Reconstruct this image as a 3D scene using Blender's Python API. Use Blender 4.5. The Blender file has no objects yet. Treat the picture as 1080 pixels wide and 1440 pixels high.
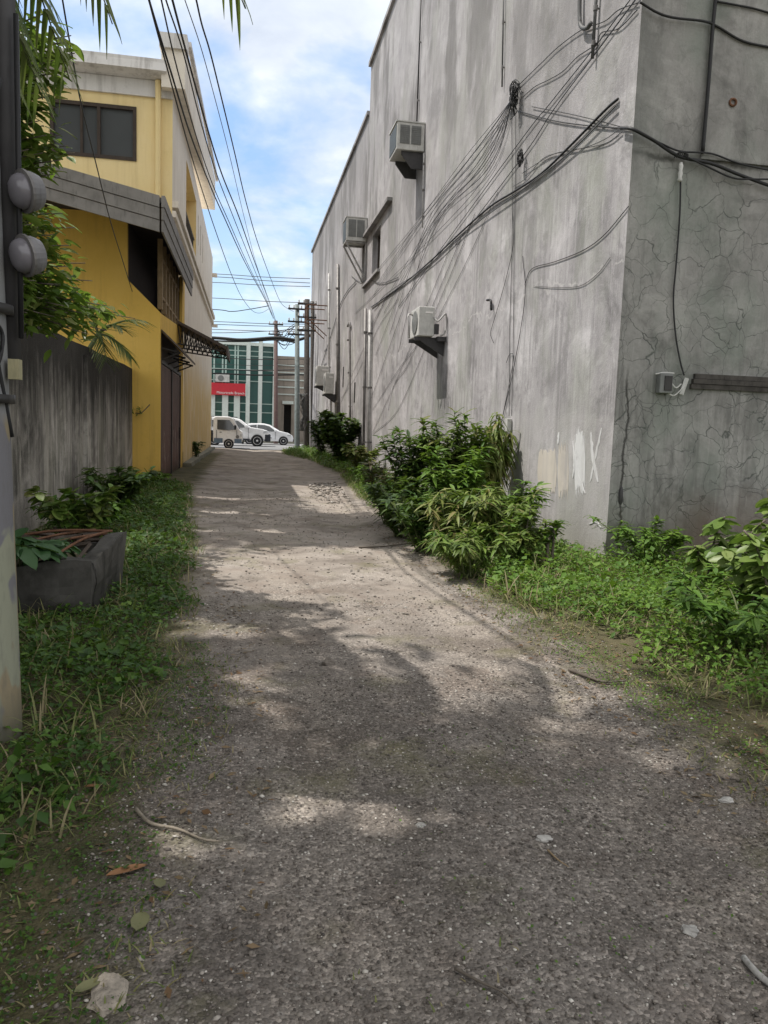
import bpy, math, random
import numpy as np
from math import radians, sin, cos, tan, atan, atan2, pi, sqrt
from mathutils import Vector, Matrix, noise as mnoise
random.seed(7)
rng = np.random.default_rng(11)
scn = bpy.context.scene
col = scn.collection

# ------------------------------------------------------------------ camera
FPX, EYE, ROLL = 1080.0, 1.55, radians(2.0)
_u = (350 - 540) / FPX; _v = (720 - 595) / FPX
_up = _u * cos(ROLL) - _v * sin(ROLL); _vp = _u * sin(ROLL) + _v * cos(ROLL)
PITCH = atan(_vp); YAW = atan(-_up * cos(PITCH))
FWD = Vector((sin(YAW) * cos(PITCH), cos(YAW) * cos(PITCH), -sin(PITCH)))
_r = Vector((cos(YAW), -sin(YAW), 0)); _p = _r.cross(FWD)
RGT = _r * cos(ROLL) + _p * sin(ROLL); UPV = -_r * sin(ROLL) + _p * cos(ROLL)
CAM = Vector((0, 0, EYE))
cd = bpy.data.cameras.new('camera'); cam = bpy.data.objects.new('camera', cd); col.objects.link(cam)
cd.sensor_fit = 'VERTICAL'; cd.sensor_height = 24.0; cd.lens = FPX / 1440 * 24.0
cd.clip_start = 0.05; cd.clip_end = 3000
M = Matrix((RGT, UPV, -FWD)).transposed().to_4x4(); M.translation = CAM
cam.matrix_world = M
scn.camera = cam

# ------------------------------------------------------------------ light
LDIR = Vector((0.70, -0.25, -1.50)).normalized()      # the way sunlight travels
SUN_EL = math.asin(-LDIR.z); SUN_AZ = atan2(-LDIR.x, -LDIR.y)
sd = bpy.data.lights.new('sun', 'SUN'); sun = bpy.data.objects.new('sun', sd); col.objects.link(sun)
sd.energy = 3.2; sd.angle = radians(0.55); sd.color = (1.0, 0.95, 0.88)
sun.rotation_euler = LDIR.to_track_quat('-Z', 'Y').to_euler(); sun.location = (0, 0, 60)
SKY_STRENGTH = 0.11
scn.view_settings.view_transform = 'Standard'; scn.view_settings.look = 'None'
scn.view_settings.exposure = 0.62; scn.view_settings.gamma = 1.0

# ------------------------------------------------------------------ node helper
class NT:
    def __init__(s, tree):
        s.t = tree; s.n = tree.nodes; s.l = tree.links
    def _in(s, node, key, val):
        sock = node.inputs[key]
        if isinstance(val, bpy.types.NodeSocket): s.l.new(val, sock)
        elif isinstance(val, (tuple, list)) and sock.type == 'RGBA' and len(val) == 3: sock.default_value = (*val, 1)
        else: sock.default_value = val
    def add(s, typ, ins=None, **props):
        n = s.n.new(typ)
        for k, v in props.items(): setattr(n, k, v)
        for k, v in (ins or {}).items(): s._in(n, k, v)
        return n
    def pos(s): return s.add('ShaderNodeNewGeometry').outputs['Position']
    def obj(s): return s.add('ShaderNodeTexCoord').outputs['Object']
    def island(s): return s.add('ShaderNodeNewGeometry').outputs['Random Per Island']
    def map(s, vec, scale=(1, 1, 1), loc=(0, 0, 0), rot=(0, 0, 0)):
        return s.add('ShaderNodeMapping', {'Vector': vec, 'Scale': scale, 'Location': loc, 'Rotation': rot}).outputs[0]
    def noise(s, vec, scale=1.0, detail=4.0, rough=0.55, dist=0.0):
        return s.add('ShaderNodeTexNoise', {'Vector': vec, 'Scale': scale, 'Detail': detail, 'Roughness': rough, 'Distortion': dist}).outputs[0]
    def noisec(s, vec, scale=1.0, detail=3.0):
        return s.add('ShaderNodeTexNoise', {'Vector': vec, 'Scale': scale, 'Detail': detail}).outputs[1]
    def voro(s, vec, scale=1.0, feature='F1', out=0, rand=1.0):
        n = s.add('ShaderNodeTexVoronoi', {'Vector': vec, 'Scale': scale, 'Randomness': rand}, feature=feature); return n.outputs[out]
    def ramp(s, fac, stops, interp='LINEAR'):
        n = s.add('ShaderNodeValToRGB', {'Fac': fac}); cr = n.color_ramp; cr.interpolation = interp
        while len(cr.elements) < len(stops): cr.elements.new(0.5)
        for e, (p, c) in zip(cr.elements, stops):
            e.position = p; c = (c, c, c) if isinstance(c, (int, float)) else c; e.color = (*c, 1)
        return n.outputs[0]
    def step(s, fac, a, b):
        return s.add('ShaderNodeMapRange', {'Value': fac, 'From Min': a, 'From Max': b}).outputs[0]
    def mix(s, fac, a, b, blend='MIX'):
        n = s.add('ShaderNodeMix', data_type='RGBA', blend_type=blend)
        s._in(n, 0, fac); s._in(n, 6, a); s._in(n, 7, b); return n.outputs[2]
    def m(s, op, a, b=0.0):
        n = s.add('ShaderNodeMath', operation=op); s._in(n, 0, a); s._in(n, 1, b); return n.outputs[0]
    def sep(s, vec):
        return s.add('ShaderNodeSeparateXYZ', {0: vec}).outputs
    def bump(s, h, strength=0.3, dist=0.02):
        return s.add('ShaderNodeBump', {'Height': h, 'Strength': strength, 'Distance': dist}).outputs[0]

def new_mat(name):
    m = bpy.data.materials.new(name); m.use_nodes = True; m.node_tree.nodes.clear()
    return m, NT(m.node_tree)
def finish(m, t, color, rough=0.85, bump=None, metal=0.0, spec=0.3, extra=None):
    ins = {'Base Color': color, 'Roughness': rough, 'Metallic': metal, 'Specular IOR Level': spec}
    if bump is not None: ins['Normal'] = bump
    if extra: ins.update(extra)
    b = t.add('ShaderNodeBsdfPrincipled', ins)
    o = t.add('ShaderNodeOutputMaterial'); t.l.new(b.outputs[0], o.inputs[0])
    return m
MATS = {}
def plain(name, c, rough=0.6, metal=0.0, var=0.18, scale=6.0, spec=0.3, bump=0.15):
    """a paint or plastic with uneven dirt, never one flat colour"""
    if name in MATS: return MATS[name]
    m, t = new_mat(name); p = t.obj()
    n = t.noise(p, scale, 6, 0.6); n2 = t.noise(t.map(p, (4, 4, 0.7)), scale * 1.3, 4, 0.6)
    d = tuple(x * (1 - var * 1.6) for x in c); l = tuple(min(1, x * (1 + var * 0.5)) for x in c)
    cc = t.ramp(n, [(0.25, d), (0.55, c), (0.8, l)])
    cc = t.mix(t.step(n2, 0.55, 0.8), cc, tuple(x * (1 - var * 2.2) * 0.9 for x in c))
    MATS[name] = finish(m, t, cc, rough, t.bump(n, bump, 0.01), metal, spec); return MATS[name]

# ------------------------------------------------------------------ world
wd = bpy.data.worlds.new('World'); scn.world = wd; wd.use_nodes = True
wd.node_tree.nodes.clear(); t = NT(wd.node_tree)
sky = t.add('ShaderNodeTexSky', sky_type='NISHITA', sun_disc=False)
sky.sun_elevation = SUN_EL; sky.sun_rotation = SUN_AZ; sky.air_density = 1.0; sky.dust_density = 1.2; sky.ozone_density = 1.0
gen = t.add('ShaderNodeTexCoord').outputs['Generated']
sx = t.sep(gen)
den = t.m('MAXIMUM', t.m('ADD', sx[2], 0.22), 0.05)
cx = t.m('DIVIDE', sx[0], den); cy = t.m('DIVIDE', sx[1], den)
cv = t.add('ShaderNodeCombineXYZ', {0: cx, 1: cy, 2: 0.3}).outputs[0]
n1 = t.noise(t.map(cv, (1.0, 1.0, 1.0), (6.2, 6.7, 0)), 1.7, 8, 0.52, 0.35)
n2 = t.noise(t.map(cv, (1, 1, 1), (5.2, 1.3, 0)), 4.0, 6, 0.55, 0.2)
cf = t.step(t.m('ADD', n1, t.m('MULTIPLY', t.m('SUBTRACT', n2, 0.5), 0.22)), 0.43, 0.57)
low = t.step(sx[2], 0.30, 0.04)                             # thin bright haze of cloud toward the horizon
cf = t.m('MAXIMUM', cf, t.m('MULTIPLY', low, 0.45))
cf = t.m('MAXIMUM', cf, t.m('MULTIPLY', t.step(sx[2], 0.50, 0.72), 0.8))        # unseen cloud added overhead for whiter, stronger fill
cf = t.m('MAXIMUM', cf, t.m('MULTIPLY', t.step(sx[1], 0.25, -0.3), 0.8))  # more unseen cloud added behind the camera for fill
ccol = t.mix(t.step(n2, 0.35, 0.7), (4.5, 4.9, 5.6), (6.8, 7.1, 7.3))
blue = t.mix(0.65, sky.outputs[0], t.mix(low, (2.7, 4.3, 7.2), (4.0, 6.4, 7.8)))
final = t.mix(t.m('MULTIPLY', cf, 0.93), blue, ccol)
ovr = t.m('MAXIMUM', t.step(sx[2], 0.50, 0.75), t.m('MULTIPLY', t.step(sx[1], 0.25, -0.3), t.step(sx[2], 0.02, 0.15)))
final = t.mix(t.m('MULTIPLY', ovr, .85), final, (8.0, 7.9, 7.8))                 # unseen sky overhead and behind brightened as added fill
bg = t.add('ShaderNodeBackground', {'Color': final, 'Strength': SKY_STRENGTH})
wo = t.add('ShaderNodeOutputWorld'); t.l.new(bg.outputs[0], wo.inputs[0])

# ------------------------------------------------------------------ pixel rays -> points on real planes
def ray(x, y): return RGT * ((x - 540) / FPX) + UPV * ((720 - y) / FPX) + FWD
def onZ(x, y, z=0.0):
    k = ray(x, y); return CAM + k * ((z - EYE) / k.z)
def onY(x, y, Y):
    k = ray(x, y); return CAM + k * (Y / k.y)
def onX(x, y, X):
    k = ray(x, y); return CAM + k * (X / k.x)
WA = Vector((4.23, 8.5, 0)); WB = Vector((3.86, 51.0, 0))
WT = (WB - WA).normalized(); WN = Vector((-WT.y, WT.x, 0))          # along the long wall / out into the lane
def onW(x, y, off=0.0):
    k = ray(x, y); return CAM + k * ((WN.dot(WA + WN * off - CAM)) / WN.dot(k))
def wsz(x, y):
    p = onW(x, y); return (p - WA).dot(WT), p.z
def W(s, n, z): return WA + WT * s + WN * n + Vector((0, 0, z))

# ------------------------------------------------------------------ mesh helper
def origin(o):
    v = Vector((0, 0, 0))
    while o is not None: v = v + o.location; o = o.parent
    return v
class MB:
    def __init__(s): s.v = []; s.f = []
    def poly(s, pts):
        i = len(s.v); s.v += [tuple(p) for p in pts]; s.f.append(tuple(range(i, i + len(pts)))); return s
    def mesh(s, verts, faces):
        i = len(s.v); s.v += [tuple(p) for p in verts]; s.f += [tuple(a + i for a in f) for f in faces]; return s
    def hexa(s, p):            # 8 points: bottom loop, top loop
        return s.mesh(p, [(3, 2, 1, 0), (4, 5, 6, 7), (0, 1, 5, 4), (1, 2, 6, 5), (2, 3, 7, 6), (3, 0, 4, 7)])
    def box(s, x0, x1, y0, y1, z0, z1):
        return s.hexa([(x0, y0, z0), (x1, y0, z0), (x1, y1, z0), (x0, y1, z0), (x0, y0, z1), (x1, y0, z1), (x1, y1, z1), (x0, y1, z1)])
    def wbox(s, s0, s1, n0, n1, z0, z1):   # box in the long wall's own axes
        c = [W(s0, n1, z0), W(s1, n1, z0), W(s1, n0, z0), W(s0, n0, z0), W(s0, n1, z1), W(s1, n1, z1), W(s1, n0, z1), W(s0, n0, z1)]
        return s.hexa(c)
    def prism(s, pts, d):      # planar outline pushed along d
        n = len(pts); a = [Vector(p) for p in pts]; b = [p + Vector(d) for p in a]
        fs = [tuple(range(n - 1, -1, -1)), tuple(range(n, 2 * n))] + [(i, (i + 1) % n, n + (i + 1) % n, n + i) for i in range(n)]
        return s.mesh(a + b, fs)
    def tube(s, pts, r, k=6, r1=None, cap=True):
        pts = [Vector(p) for p in pts]; n = len(pts)
        if n < 2: return s
        vs = []; up = Vector((0, 0, 1))
        for i, p in enumerate(pts):
            d = (pts[min(i + 1, n - 1)] - pts[max(i - 1, 0)])
            d = d.normalized() if d.length > 1e-9 else Vector((0, 0, 1))
            a = d.cross(up if abs(d.dot(up)) < 0.95 else Vector((1, 0, 0))).normalized(); b = d.cross(a)
            rr = (r[i] if isinstance(r, (list, tuple)) else (r if r1 is None else r + (r1 - r) * i / (n - 1)))
            for j in range(k):
                w = 2 * pi * j / k; vs.append(p + a * (cos(w) * rr) + b * (sin(w) * rr))
        fs = [(i * k + j, i * k + (j + 1) % k, (i + 1) * k + (j + 1) % k, (i + 1) * k + j) for i in range(n - 1) for j in range(k)]
        if cap: fs += [tuple(range(k - 1, -1, -1)), tuple(range((n - 1) * k, n * k))]
        return s.mesh(vs, fs)
    def lathe(s, prof, c=(0, 0, 0), axis=(0, 0, 1), k=20):   # prof: (radius, height)
        ax = Vector(axis).normalized(); a = ax.cross(Vector((0, 0, 1)) if abs(ax.z) < .9 else Vector((1, 0, 0))).normalized(); b = ax.cross(a)
        vs = []; c = Vector(c)
        for r, h in prof:
            for j in range(k):
                w = 2 * pi * j / k; vs.append(c + ax * h + a * (cos(w) * r) + b * (sin(w) * r))
        m_ = len(prof)
        fs = [(i * k + j, i * k + (j + 1) % k, (i + 1) * k + (j + 1) % k, (i + 1) * k + j) for i in range(m_ - 1) for j in range(k)]
        fs += [tuple(range(k - 1, -1, -1)), tuple(range((m_ - 1) * k, m_ * k))]
        return s.mesh(vs, fs)
    def blob(s, c, rx, ry, rz, seed=0, amp=0.25, nu=10, nv=7):
        vs = []; fs = []
        for i in range(nv + 1):
            th = pi * i / nv
            for j in range(nu):
                ph = 2 * pi * j / nu; d = Vector((sin(th) * cos(ph), sin(th) * sin(ph), cos(th)))
                q = 1 + amp * mnoise.noise(d * 1.6 + Vector((seed * 7.3, 1, 2)))
                vs.append(Vector(c) + Vector((d.x * rx * q, d.y * ry * q, d.z * rz * q)))
        fs = [(i * nu + j, i * nu + (j + 1) % nu, (i + 1) * nu + (j + 1) % nu, (i + 1) * nu + j) for i in range(nv) for j in range(nu)]
        return s.mesh(vs, fs)
    def build_each(s, name, mat, parent=None, smooth=False, bevel=0.0):
        """every connected piece becomes an object of its own"""
        p = list(range(len(s.v)))
        def find(a):
            while p[a] != a: p[a] = p[p[a]]; a = p[a]
            return a
        for f in s.f:
            for a in f[1:]: p[find(a)] = find(f[0])
        grp = {}
        for f in s.f: grp.setdefault(find(f[0]), []).append(f)
        out = []
        for fs in grp.values():
            ids = sorted({i for f in fs for i in f}); ix = {a: b for b, a in enumerate(ids)}
            q = MB(); q.v = [s.v[i] for i in ids]; q.f = [tuple(ix[i] for i in f) for f in fs]
            out.append(q.build(name, mat, parent, smooth, bevel))
        return out
    def build(s, name, mat, parent=None, smooth=False, bevel=0.0):
        o = None
        off = origin(parent) if parent else Vector((0, 0, 0))
        me = bpy.data.meshes.new(name)
        me.from_pydata([tuple(Vector(v) - off) for v in s.v], [], s.f); me.validate()
        me.materials.append(mat)
        if smooth:
            me.polygons.foreach_set('use_smooth', [True] * len(me.polygons))
        o = bpy.data.objects.new(name, me); col.objects.link(o)
        if parent: o.parent = parent
        if bevel:
            b = o.modifiers.new('bevel', 'BEVEL'); b.width = bevel; b.segments = 2; b.limit_method = 'ANGLE'; b.angle_limit = radians(40)
        return o
def tag(o, label=None, cat=None, group=None, kind=None):
    if label: o['label'] = label
    if cat: o['category'] = cat
    if group: o['group'] = group
    if kind: o['kind'] = kind
    return o
def thing(name, label, cat, loc=(0, 0, 0), group=None):
    o = bpy.data.objects.new(name, None); col.objects.link(o); o.location = loc; o.empty_display_size = 0.2
    return tag(o, label, cat, group)
def smooth_path(pts, n=8):       # Catmull-Rom
    pts = [Vector(p) for p in pts]
    if len(pts) < 3: return [pts[0].lerp(pts[-1], i / n) for i in range(n + 1)]
    P = [pts[0] * 2 - pts[1]] + pts + [pts[-1] * 2 - pts[-2]]; out = []
    for i in range(1, len(P) - 2):
        for j in range(n):
            u = j / n; a, b, c, d = P[i - 1], P[i], P[i + 1], P[i + 2]
            out.append(0.5 * ((2 * b) + (c - a) * u + (2 * a - 5 * b + 4 * c - d) * u * u + (3 * b - a - 3 * c + d) * u ** 3))
    out.append(pts[-1]); return out
def grid_wall(us, vs, holes, f):
    """quads of a wall in (u,v) with rectangular holes left out; f maps (u,v) to a point"""
    mb = MB()
    us = sorted(set([round(x, 4) for x in us] + [round(h[i], 4) for h in holes for i in (0, 1)]))
    vs = sorted(set([round(x, 4) for x in vs] + [round(h[i], 4) for h in holes for i in (2, 3)]))
    for a, b in zip(us[:-1], us[1:]):
        for c, d in zip(vs[:-1], vs[1:]):
            mu, mv = (a + b) / 2, (c + d) / 2
            if any(h[0] < mu < h[1] and h[2] < mv < h[3] for h in holes): continue
            mb.poly([f(a, c), f(b, c), f(b, d), f(a, d)])
    return mb
def reveal(mb, h, f0, f1):       # four sides of a recess from surface f0 back to f1
    a, b, c, d = h
    ring = [(a, c), (b, c), (b, d), (a, d)]
    for i in range(4):
        p, q = ring[i], ring[(i + 1) % 4]
        mb.poly([f0(*p), f0(*q), f1(*q), f1(*p)])
    return mb

# ------------------------------------------------------------------ leaves
T_DIA = (np.array([[0, 0, 0], [.45, .5, .10], [1, 0, -.06], [.45, -.5, .10]], float), [(0, 1, 2), (0, 2, 3)])
def _lance(rows):
    v = []; f = []
    for t_, w in rows:
        v += [[t_, w, .10 * (w > 0)], [t_, 0, 0], [t_, -w, .10 * (w > 0)]]
    for i in range(len(rows) - 1):
        a = i * 3; f += [(a, a + 1, a + 4, a + 3), (a + 1, a + 2, a + 5, a + 4)]
    return np.array(v, float), f
T_LANCE = _lance([(0, .08), (.2, .36), (.45, .5), (.75, .34), (1, .02)])
T_OVAL = _lance([(0, .06), (.15, .36), (.45, .52), (.75, .44), (.93, .2), (1, .02)])
T_BLADE = _lance([(0, .5), (.4, .42), (.8, .22), (1, .02)])
def unit(a): return a / np.maximum(np.linalg.norm(a, axis=1, keepdims=True), 1e-9)
def leaves(name, pos, dirv, nrm, L, Wd, mat, parent=None, tmpl=T_DIA, droop=0.0, up=None):
    pos = np.asarray(pos, float); N = len(pos)
    x = unit(np.asarray(dirv, float)); y = unit(np.cross(np.asarray(nrm, float), x)); z = np.cross(x, y)
    L = np.broadcast_to(np.asarray(L, float), (N,)); Wd = np.broadcast_to(np.asarray(Wd, float), (N,))
    droop = np.broadcast_to(np.asarray(droop, float), (N,))
    tv, tf = tmpl; k = len(tv)
    V = (pos[:, None, :] + x[:, None, :] * (L[:, None] * tv[None, :, 0])[:, :, None]
         + y[:, None, :] * (Wd[:, None] * tv[None, :, 1])[:, :, None] + z[:, None, :] * (Wd[:, None] * tv[None, :, 2])[:, :, None])
    V[:, :, 2] -= (L * droop)[:, None] * (tv[None, :, 0] ** 2)
    off = origin(parent) if parent else Vector((0, 0, 0))
    V = V.reshape(-1, 3) - np.array(off)
    F = np.concatenate([np.array(f) for f in [np.asarray(tf)]]) if False else np.asarray(tf)
    F = (np.arange(N)[:, None, None] * k + F[None]).reshape(-1, F.shape[1])
    me = bpy.data.meshes.new(name)
    me.vertices.add(len(V)); me.vertices.foreach_set('co', V.astype(np.float32).ravel())
    me.loops.add(F.size); me.loops.foreach_set('vertex_index', F.astype(np.int32).ravel())
    me.polygons.add(len(F)); me.polygons.foreach_set('loop_start', (np.arange(len(F)) * F.shape[1]).astype(np.int32))
    me.update(calc_edges=True); me.validate()
    me.materials.append(mat)
    o = bpy.data.objects.new(name, me); col.objects.link(o)
    if parent: o.parent = parent
    return o
def leaf_mat(name, cols, rough=0.45, trans=0.3, tcol=None):
    m, t = new_mat(name)
    isl = t.island(); k = len(cols)
    c = t.ramp(isl, [((i + .5) / k, cc) for i, cc in enumerate(cols)])
    big = t.noise(t.pos(), 2.3, 3, 0.5)
    c = t.mix(t.step(big, 0.4, 0.7), c, t.mix(0.5, c, cols[-1]))
    b = t.add('ShaderNodeBsdfPrincipled', {'Base Color': c, 'Roughness': rough, 'Specular IOR Level': 0.35})
    tr = t.add('ShaderNodeBsdfTranslucent', {'Color': t.mix(0.5, c, tcol or (0.16, 0.26, 0.02))})
    mx = t.add('ShaderNodeMixShader', {0: trans, 1: b.outputs[0], 2: tr.outputs[0]})
    o = t.add('ShaderNodeOutputMaterial'); t.l.new(mx.outputs[0], o.inputs[0]); return m
L_WEED = leaf_mat('weed_leaf', [(.04, .095, .012), (.065, .145, .016), (.095, .19, .02), (.125, .215, .028), (.06, .13, .022)], .55)
L_WEEDB = leaf_mat('bright_weed_leaf', [(.06, .13, .015), (.095, .19, .022), (.13, .23, .03), (.17, .26, .045), (.08, .16, .02)], .55)
L_GRASS = leaf_mat('grass_blade', [(.07, .12, .02), (.11, .17, .03), (.16, .20, .055), (.24, .21, .10), (.3, .25, .15)], 0.65)
L_DRY = leaf_mat('dry_litter', [(.10, .07, .035), (.18, .13, .07), (.26, .20, .12), (.14, .08, .04)], 0.8, 0.1, (.2, .12, .05))
L_MANGO = leaf_mat('mango_leaf', [(.05, .11, .016), (.08, .165, .024), (.115, .21, .03), (.16, .255, .045), (.065, .13, .02), (.18, .18, .06)], 0.48)
L_YELLOW = leaf_mat('yellow_green_leaf', [(.08, .14, .022), (.12, .19, .03), (.17, .24, .045), (.21, .26, .065), (.09, .16, .025), (.24, .20, .08)], 0.5)
L_DARK = leaf_mat('dark_leaf', [(.024, .06, .012), (.036, .085, .016), (.05, .11, .02), (.07, .14, .026), (.09, .12, .03)], 0.5)
L_RED = leaf_mat('reddish_new_leaf', [(.06, .06, .025), (.09, .07, .035), (.05, .08, .025), (.11, .08, .04)], 0.5)
L_BIG = leaf_mat('broad_pale_leaf', [(.09, .16, .03), (.13, .21, .045), (.18, .25, .07), (.22, .28, .09), (.10, .18, .035), (.15, .22, .05)], 0.42)
L_TREE = leaf_mat('tree_leaf', [(.06, .125, .018), (.09, .17, .025), (.13, .22, .035), (.17, .26, .05), (.07, .14, .02), (.20, .22, .07)], 0.42, .4)  # brighter, yellower leaf greens; backlight put into the colour
L_WEEDL = leaf_mat('shade_darkened_weed_leaf', [(.026, .068, .010), (.042, .10, .013), (.065, .14, .016), (.09, .165, .024), (.04, .095, .016)], .55)  # weed greens darkened; the left verge's deep shade is put into the colour
L_TARO = leaf_mat('taro_leaf', [(.03, .085, .03), (.045, .11, .04), (.06, .13, .045)], 0.5)
L_PALM = leaf_mat('palm_leaflet', [(.045, .085, .02), (.07, .12, .025), (.10, .15, .035), (.15, .17, .06)], 0.5)
M_STEM = plain('green_stem', (.10, .12, .05), 0.7)
M_BARK = plain('bark', (.13, .11, .09), 0.9, scale=12)

# ------------------------------------------------------------------ materials of the place
def concrete(name, base, dark, light, streak=1.0, moss=None, soot=True, crack=False, axis=1.0):
    m, t = new_mat(name); p = t.pos(); z = t.sep(p)[2]
    big = t.noise(p, 0.5, 9, 0.66, 0.5)
    c = t.ramp(big, [(.36, dark), (.46, base), (.53, base), (.61, light)])
    med = t.noise(t.map(p, (1, 1, .6), (3, 1, 7)), 1.9, 9, 0.7, 0.3)
    c = t.mix(t.m('MULTIPLY', t.step(med, .52, .66), .5), c, dark)
    c = t.mix(t.m('MULTIPLY', t.step(med, .46, .34), .5), c, light)
    s1 = t.noise(t.map(p, (1.0, 1.0, 0.10)), 2.0, 7, 0.66, 0.3)
    s2 = t.noise(t.map(p, (2.4, 2.4, 0.22), (5, 2, 1)), 2.4, 7, 0.68, 0.3)
    patch = t.noise(t.map(p, (1, 1, .6), (9, 3, 4)), 0.7, 6, 0.62)
    pm = t.step(patch, 0.46, 0.60)
    c = t.mix(t.m('MULTIPLY', t.m('MULTIPLY', t.step(s1, 0.52, 0.66), t.m('ADD', t.m('MULTIPLY', pm, .7), .3)), 0.6 * streak), c, dark)
    c = t.mix(t.m('MULTIPLY', t.m('MULTIPLY', t.step(s2, 0.52, 0.62), pm), 0.75 * streak), c, tuple(x * .75 for x in dark))
    c = t.mix(t.m('MULTIPLY', t.m('MULTIPLY', t.step(s2, 0.46, 0.38), t.step(patch, .56, .44)), 0.45 * streak), c, tuple(min(1, x * 1.2) for x in light))
    s3 = t.noise(t.map(p, (5.5, 5.5, 0.13), (1, 4, 2)), 2.0, 6, 0.6, 0.2); pm2 = t.step(t.noise(t.map(p, (1, 1, .5), (7, 7, 1)), 0.9, 6, 0.65), .48, .56)
    c = t.mix(t.m('MULTIPLY', t.m('MULTIPLY', t.step(s3, .52, .60), pm2), 0.8 * streak), c, tuple(x * .6 for x in dark))
    c = t.mix(t.m('MULTIPLY', t.m('MULTIPLY', t.step(s3, .46, .40), t.step(patch, .50, .60)), 0.55 * streak), c, tuple(min(1, x * 1.3) for x in light))
    iso = t.noise(t.map(p, (1, 1, .85), (8, 3, 2)), 1.15, 10, 0.72, 0.6)
    c = t.mix(t.m('MULTIPLY', t.step(iso, .53, .62), .5), c, dark)
    c = t.mix(t.m('MULTIPLY', t.step(iso, .46, .38), .45), c, light)
    blot = t.noise(t.map(p, (1, 1, 0.8), (2, 7, 5)), 3.2, 9, 0.72)
    c = t.mix(t.m('MULTIPLY', t.step(blot, 0.55, 0.64), 0.4), c, dark)
    if moss: 
        mf = t.noise(t.map(p, (1, 1, .6), (4, 4, 8)), 0.9, 4, 0.6)
        c = t.mix(t.m('MULTIPLY', t.step(mf, 0.5, 0.68), 0.6), c, moss)
    fine = t.noise(p, 38, 4, 0.7)
    c = t.mix(t.m('MULTIPLY', t.step(fine, 0.45, 0.75), 0.22), c, dark)
    return m, t, p, c, fine, z, s2
# long lit wall
m, t, p, c, fine, z, s2 = concrete('streaked_wall_plaster', (.395, .378, .384), (.20, .192, .195), (.56, .54, .548), .42, (.32, .335, .285))
wob = t.noise(p, 1.3, 5, 0.6)
e1 = t.m('ABSOLUTE', t.m('SUBTRACT', z, t.m('ADD', 3.15, t.m('MULTIPLY', wob, 0.95))))
c = t.mix(t.m('MULTIPLY', t.m('MULTIPLY', t.step(e1, 0.028, 0.008), .6), t.step(t.noise(p, 3.0, 3), 0.42, 0.55)), c, (.56, .54, .53))
e2 = t.step(t.m('SUBTRACT', z, t.m('ADD', 1.55, t.m('MULTIPLY', wob, 0.5))), 0.05, -0.06)
c = t.mix(t.m('MULTIPLY', e2, 0.35), c, (.45, .43, .43))
yy = t.sep(p)[1]; run = t.noise(t.map(p, (1.6, 1.6, .14), (7, 1, 0)), 2.2, 6, .65)
for (yc, z0_, hw_, lng) in ((16.9, 3.4, .9, 3.6), (19.6, 8.2, .8, 3.5), (28.5, 8.0, .8, 4.0), (12.2, 7.0, .5, 5.0)):   # damp runs below each unit and the wire knot
    a_ = t.step(t.m('ABSOLUTE', t.m('SUBTRACT', yy, t.m('ADD', yc - .4, t.m('MULTIPLY', run, .8)))), hw_, hw_ * .3)
    b_ = t.m('MULTIPLY', t.step(z, z0_ + .1, z0_ - .15), t.step(z, z0_ - lng, z0_ - lng * .45))
    c = t.mix(t.m('MULTIPLY', t.m('MULTIPLY', a_, b_), t.m('MULTIPLY', t.step(run, .36, .62), .75)), c, (.16, .155, .155))
e3 = t.m('ABSOLUTE', t.m('SUBTRACT', z, t.m('ADD', 7.45, t.m('MULTIPLY', wob, 0.35))))
up = t.step(z, 4.5, 9.5)
yq = t.sep(p)[1]; topd = t.noise(t.map(p, (2.2, 2.2, .12), (3, 3, 3)), 2.0, 6, .65)
tp = t.m('MULTIPLY', t.step(t.m('ADD', z, t.m('MULTIPLY', topd, 5.0)), 12.2, 14.0), t.step(yq, 26, 30))
c = t.mix(t.m('MULTIPLY', tp, .6), c, (.12, .115, .115))
c = t.mix(t.m('MULTIPLY', up, 0.55), c, t.mix(t.step(s2, .4, .6), (.285, .275, .275), (.36, .348, .35)))
drk = t.noise(t.map(p, (1.0, 1.0, .35), (1, 8, 2)), 0.55, 5, 0.65)
c = t.mix(t.m('MULTIPLY', t.m('MULTIPLY', up, t.step(drk, .49, .57)), .65), c, (.14, .135, .13))
c = t.mix(t.m('MULTIPLY', t.step(t.m('ADD', z, t.m('MULTIPLY', wob, 0.5)), 0.75, 0.2), 0.55), c, (.27, .26, .22))
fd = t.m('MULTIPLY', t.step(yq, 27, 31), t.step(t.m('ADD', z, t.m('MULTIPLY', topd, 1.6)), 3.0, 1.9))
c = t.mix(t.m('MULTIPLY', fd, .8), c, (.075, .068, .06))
M_WALL = finish(m, t, c, 0.9, t.bump(t.m('ADD', fine, t.m('MULTIPLY', s2, 1.5)), 0.35, 0.02), spec=.2)
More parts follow.
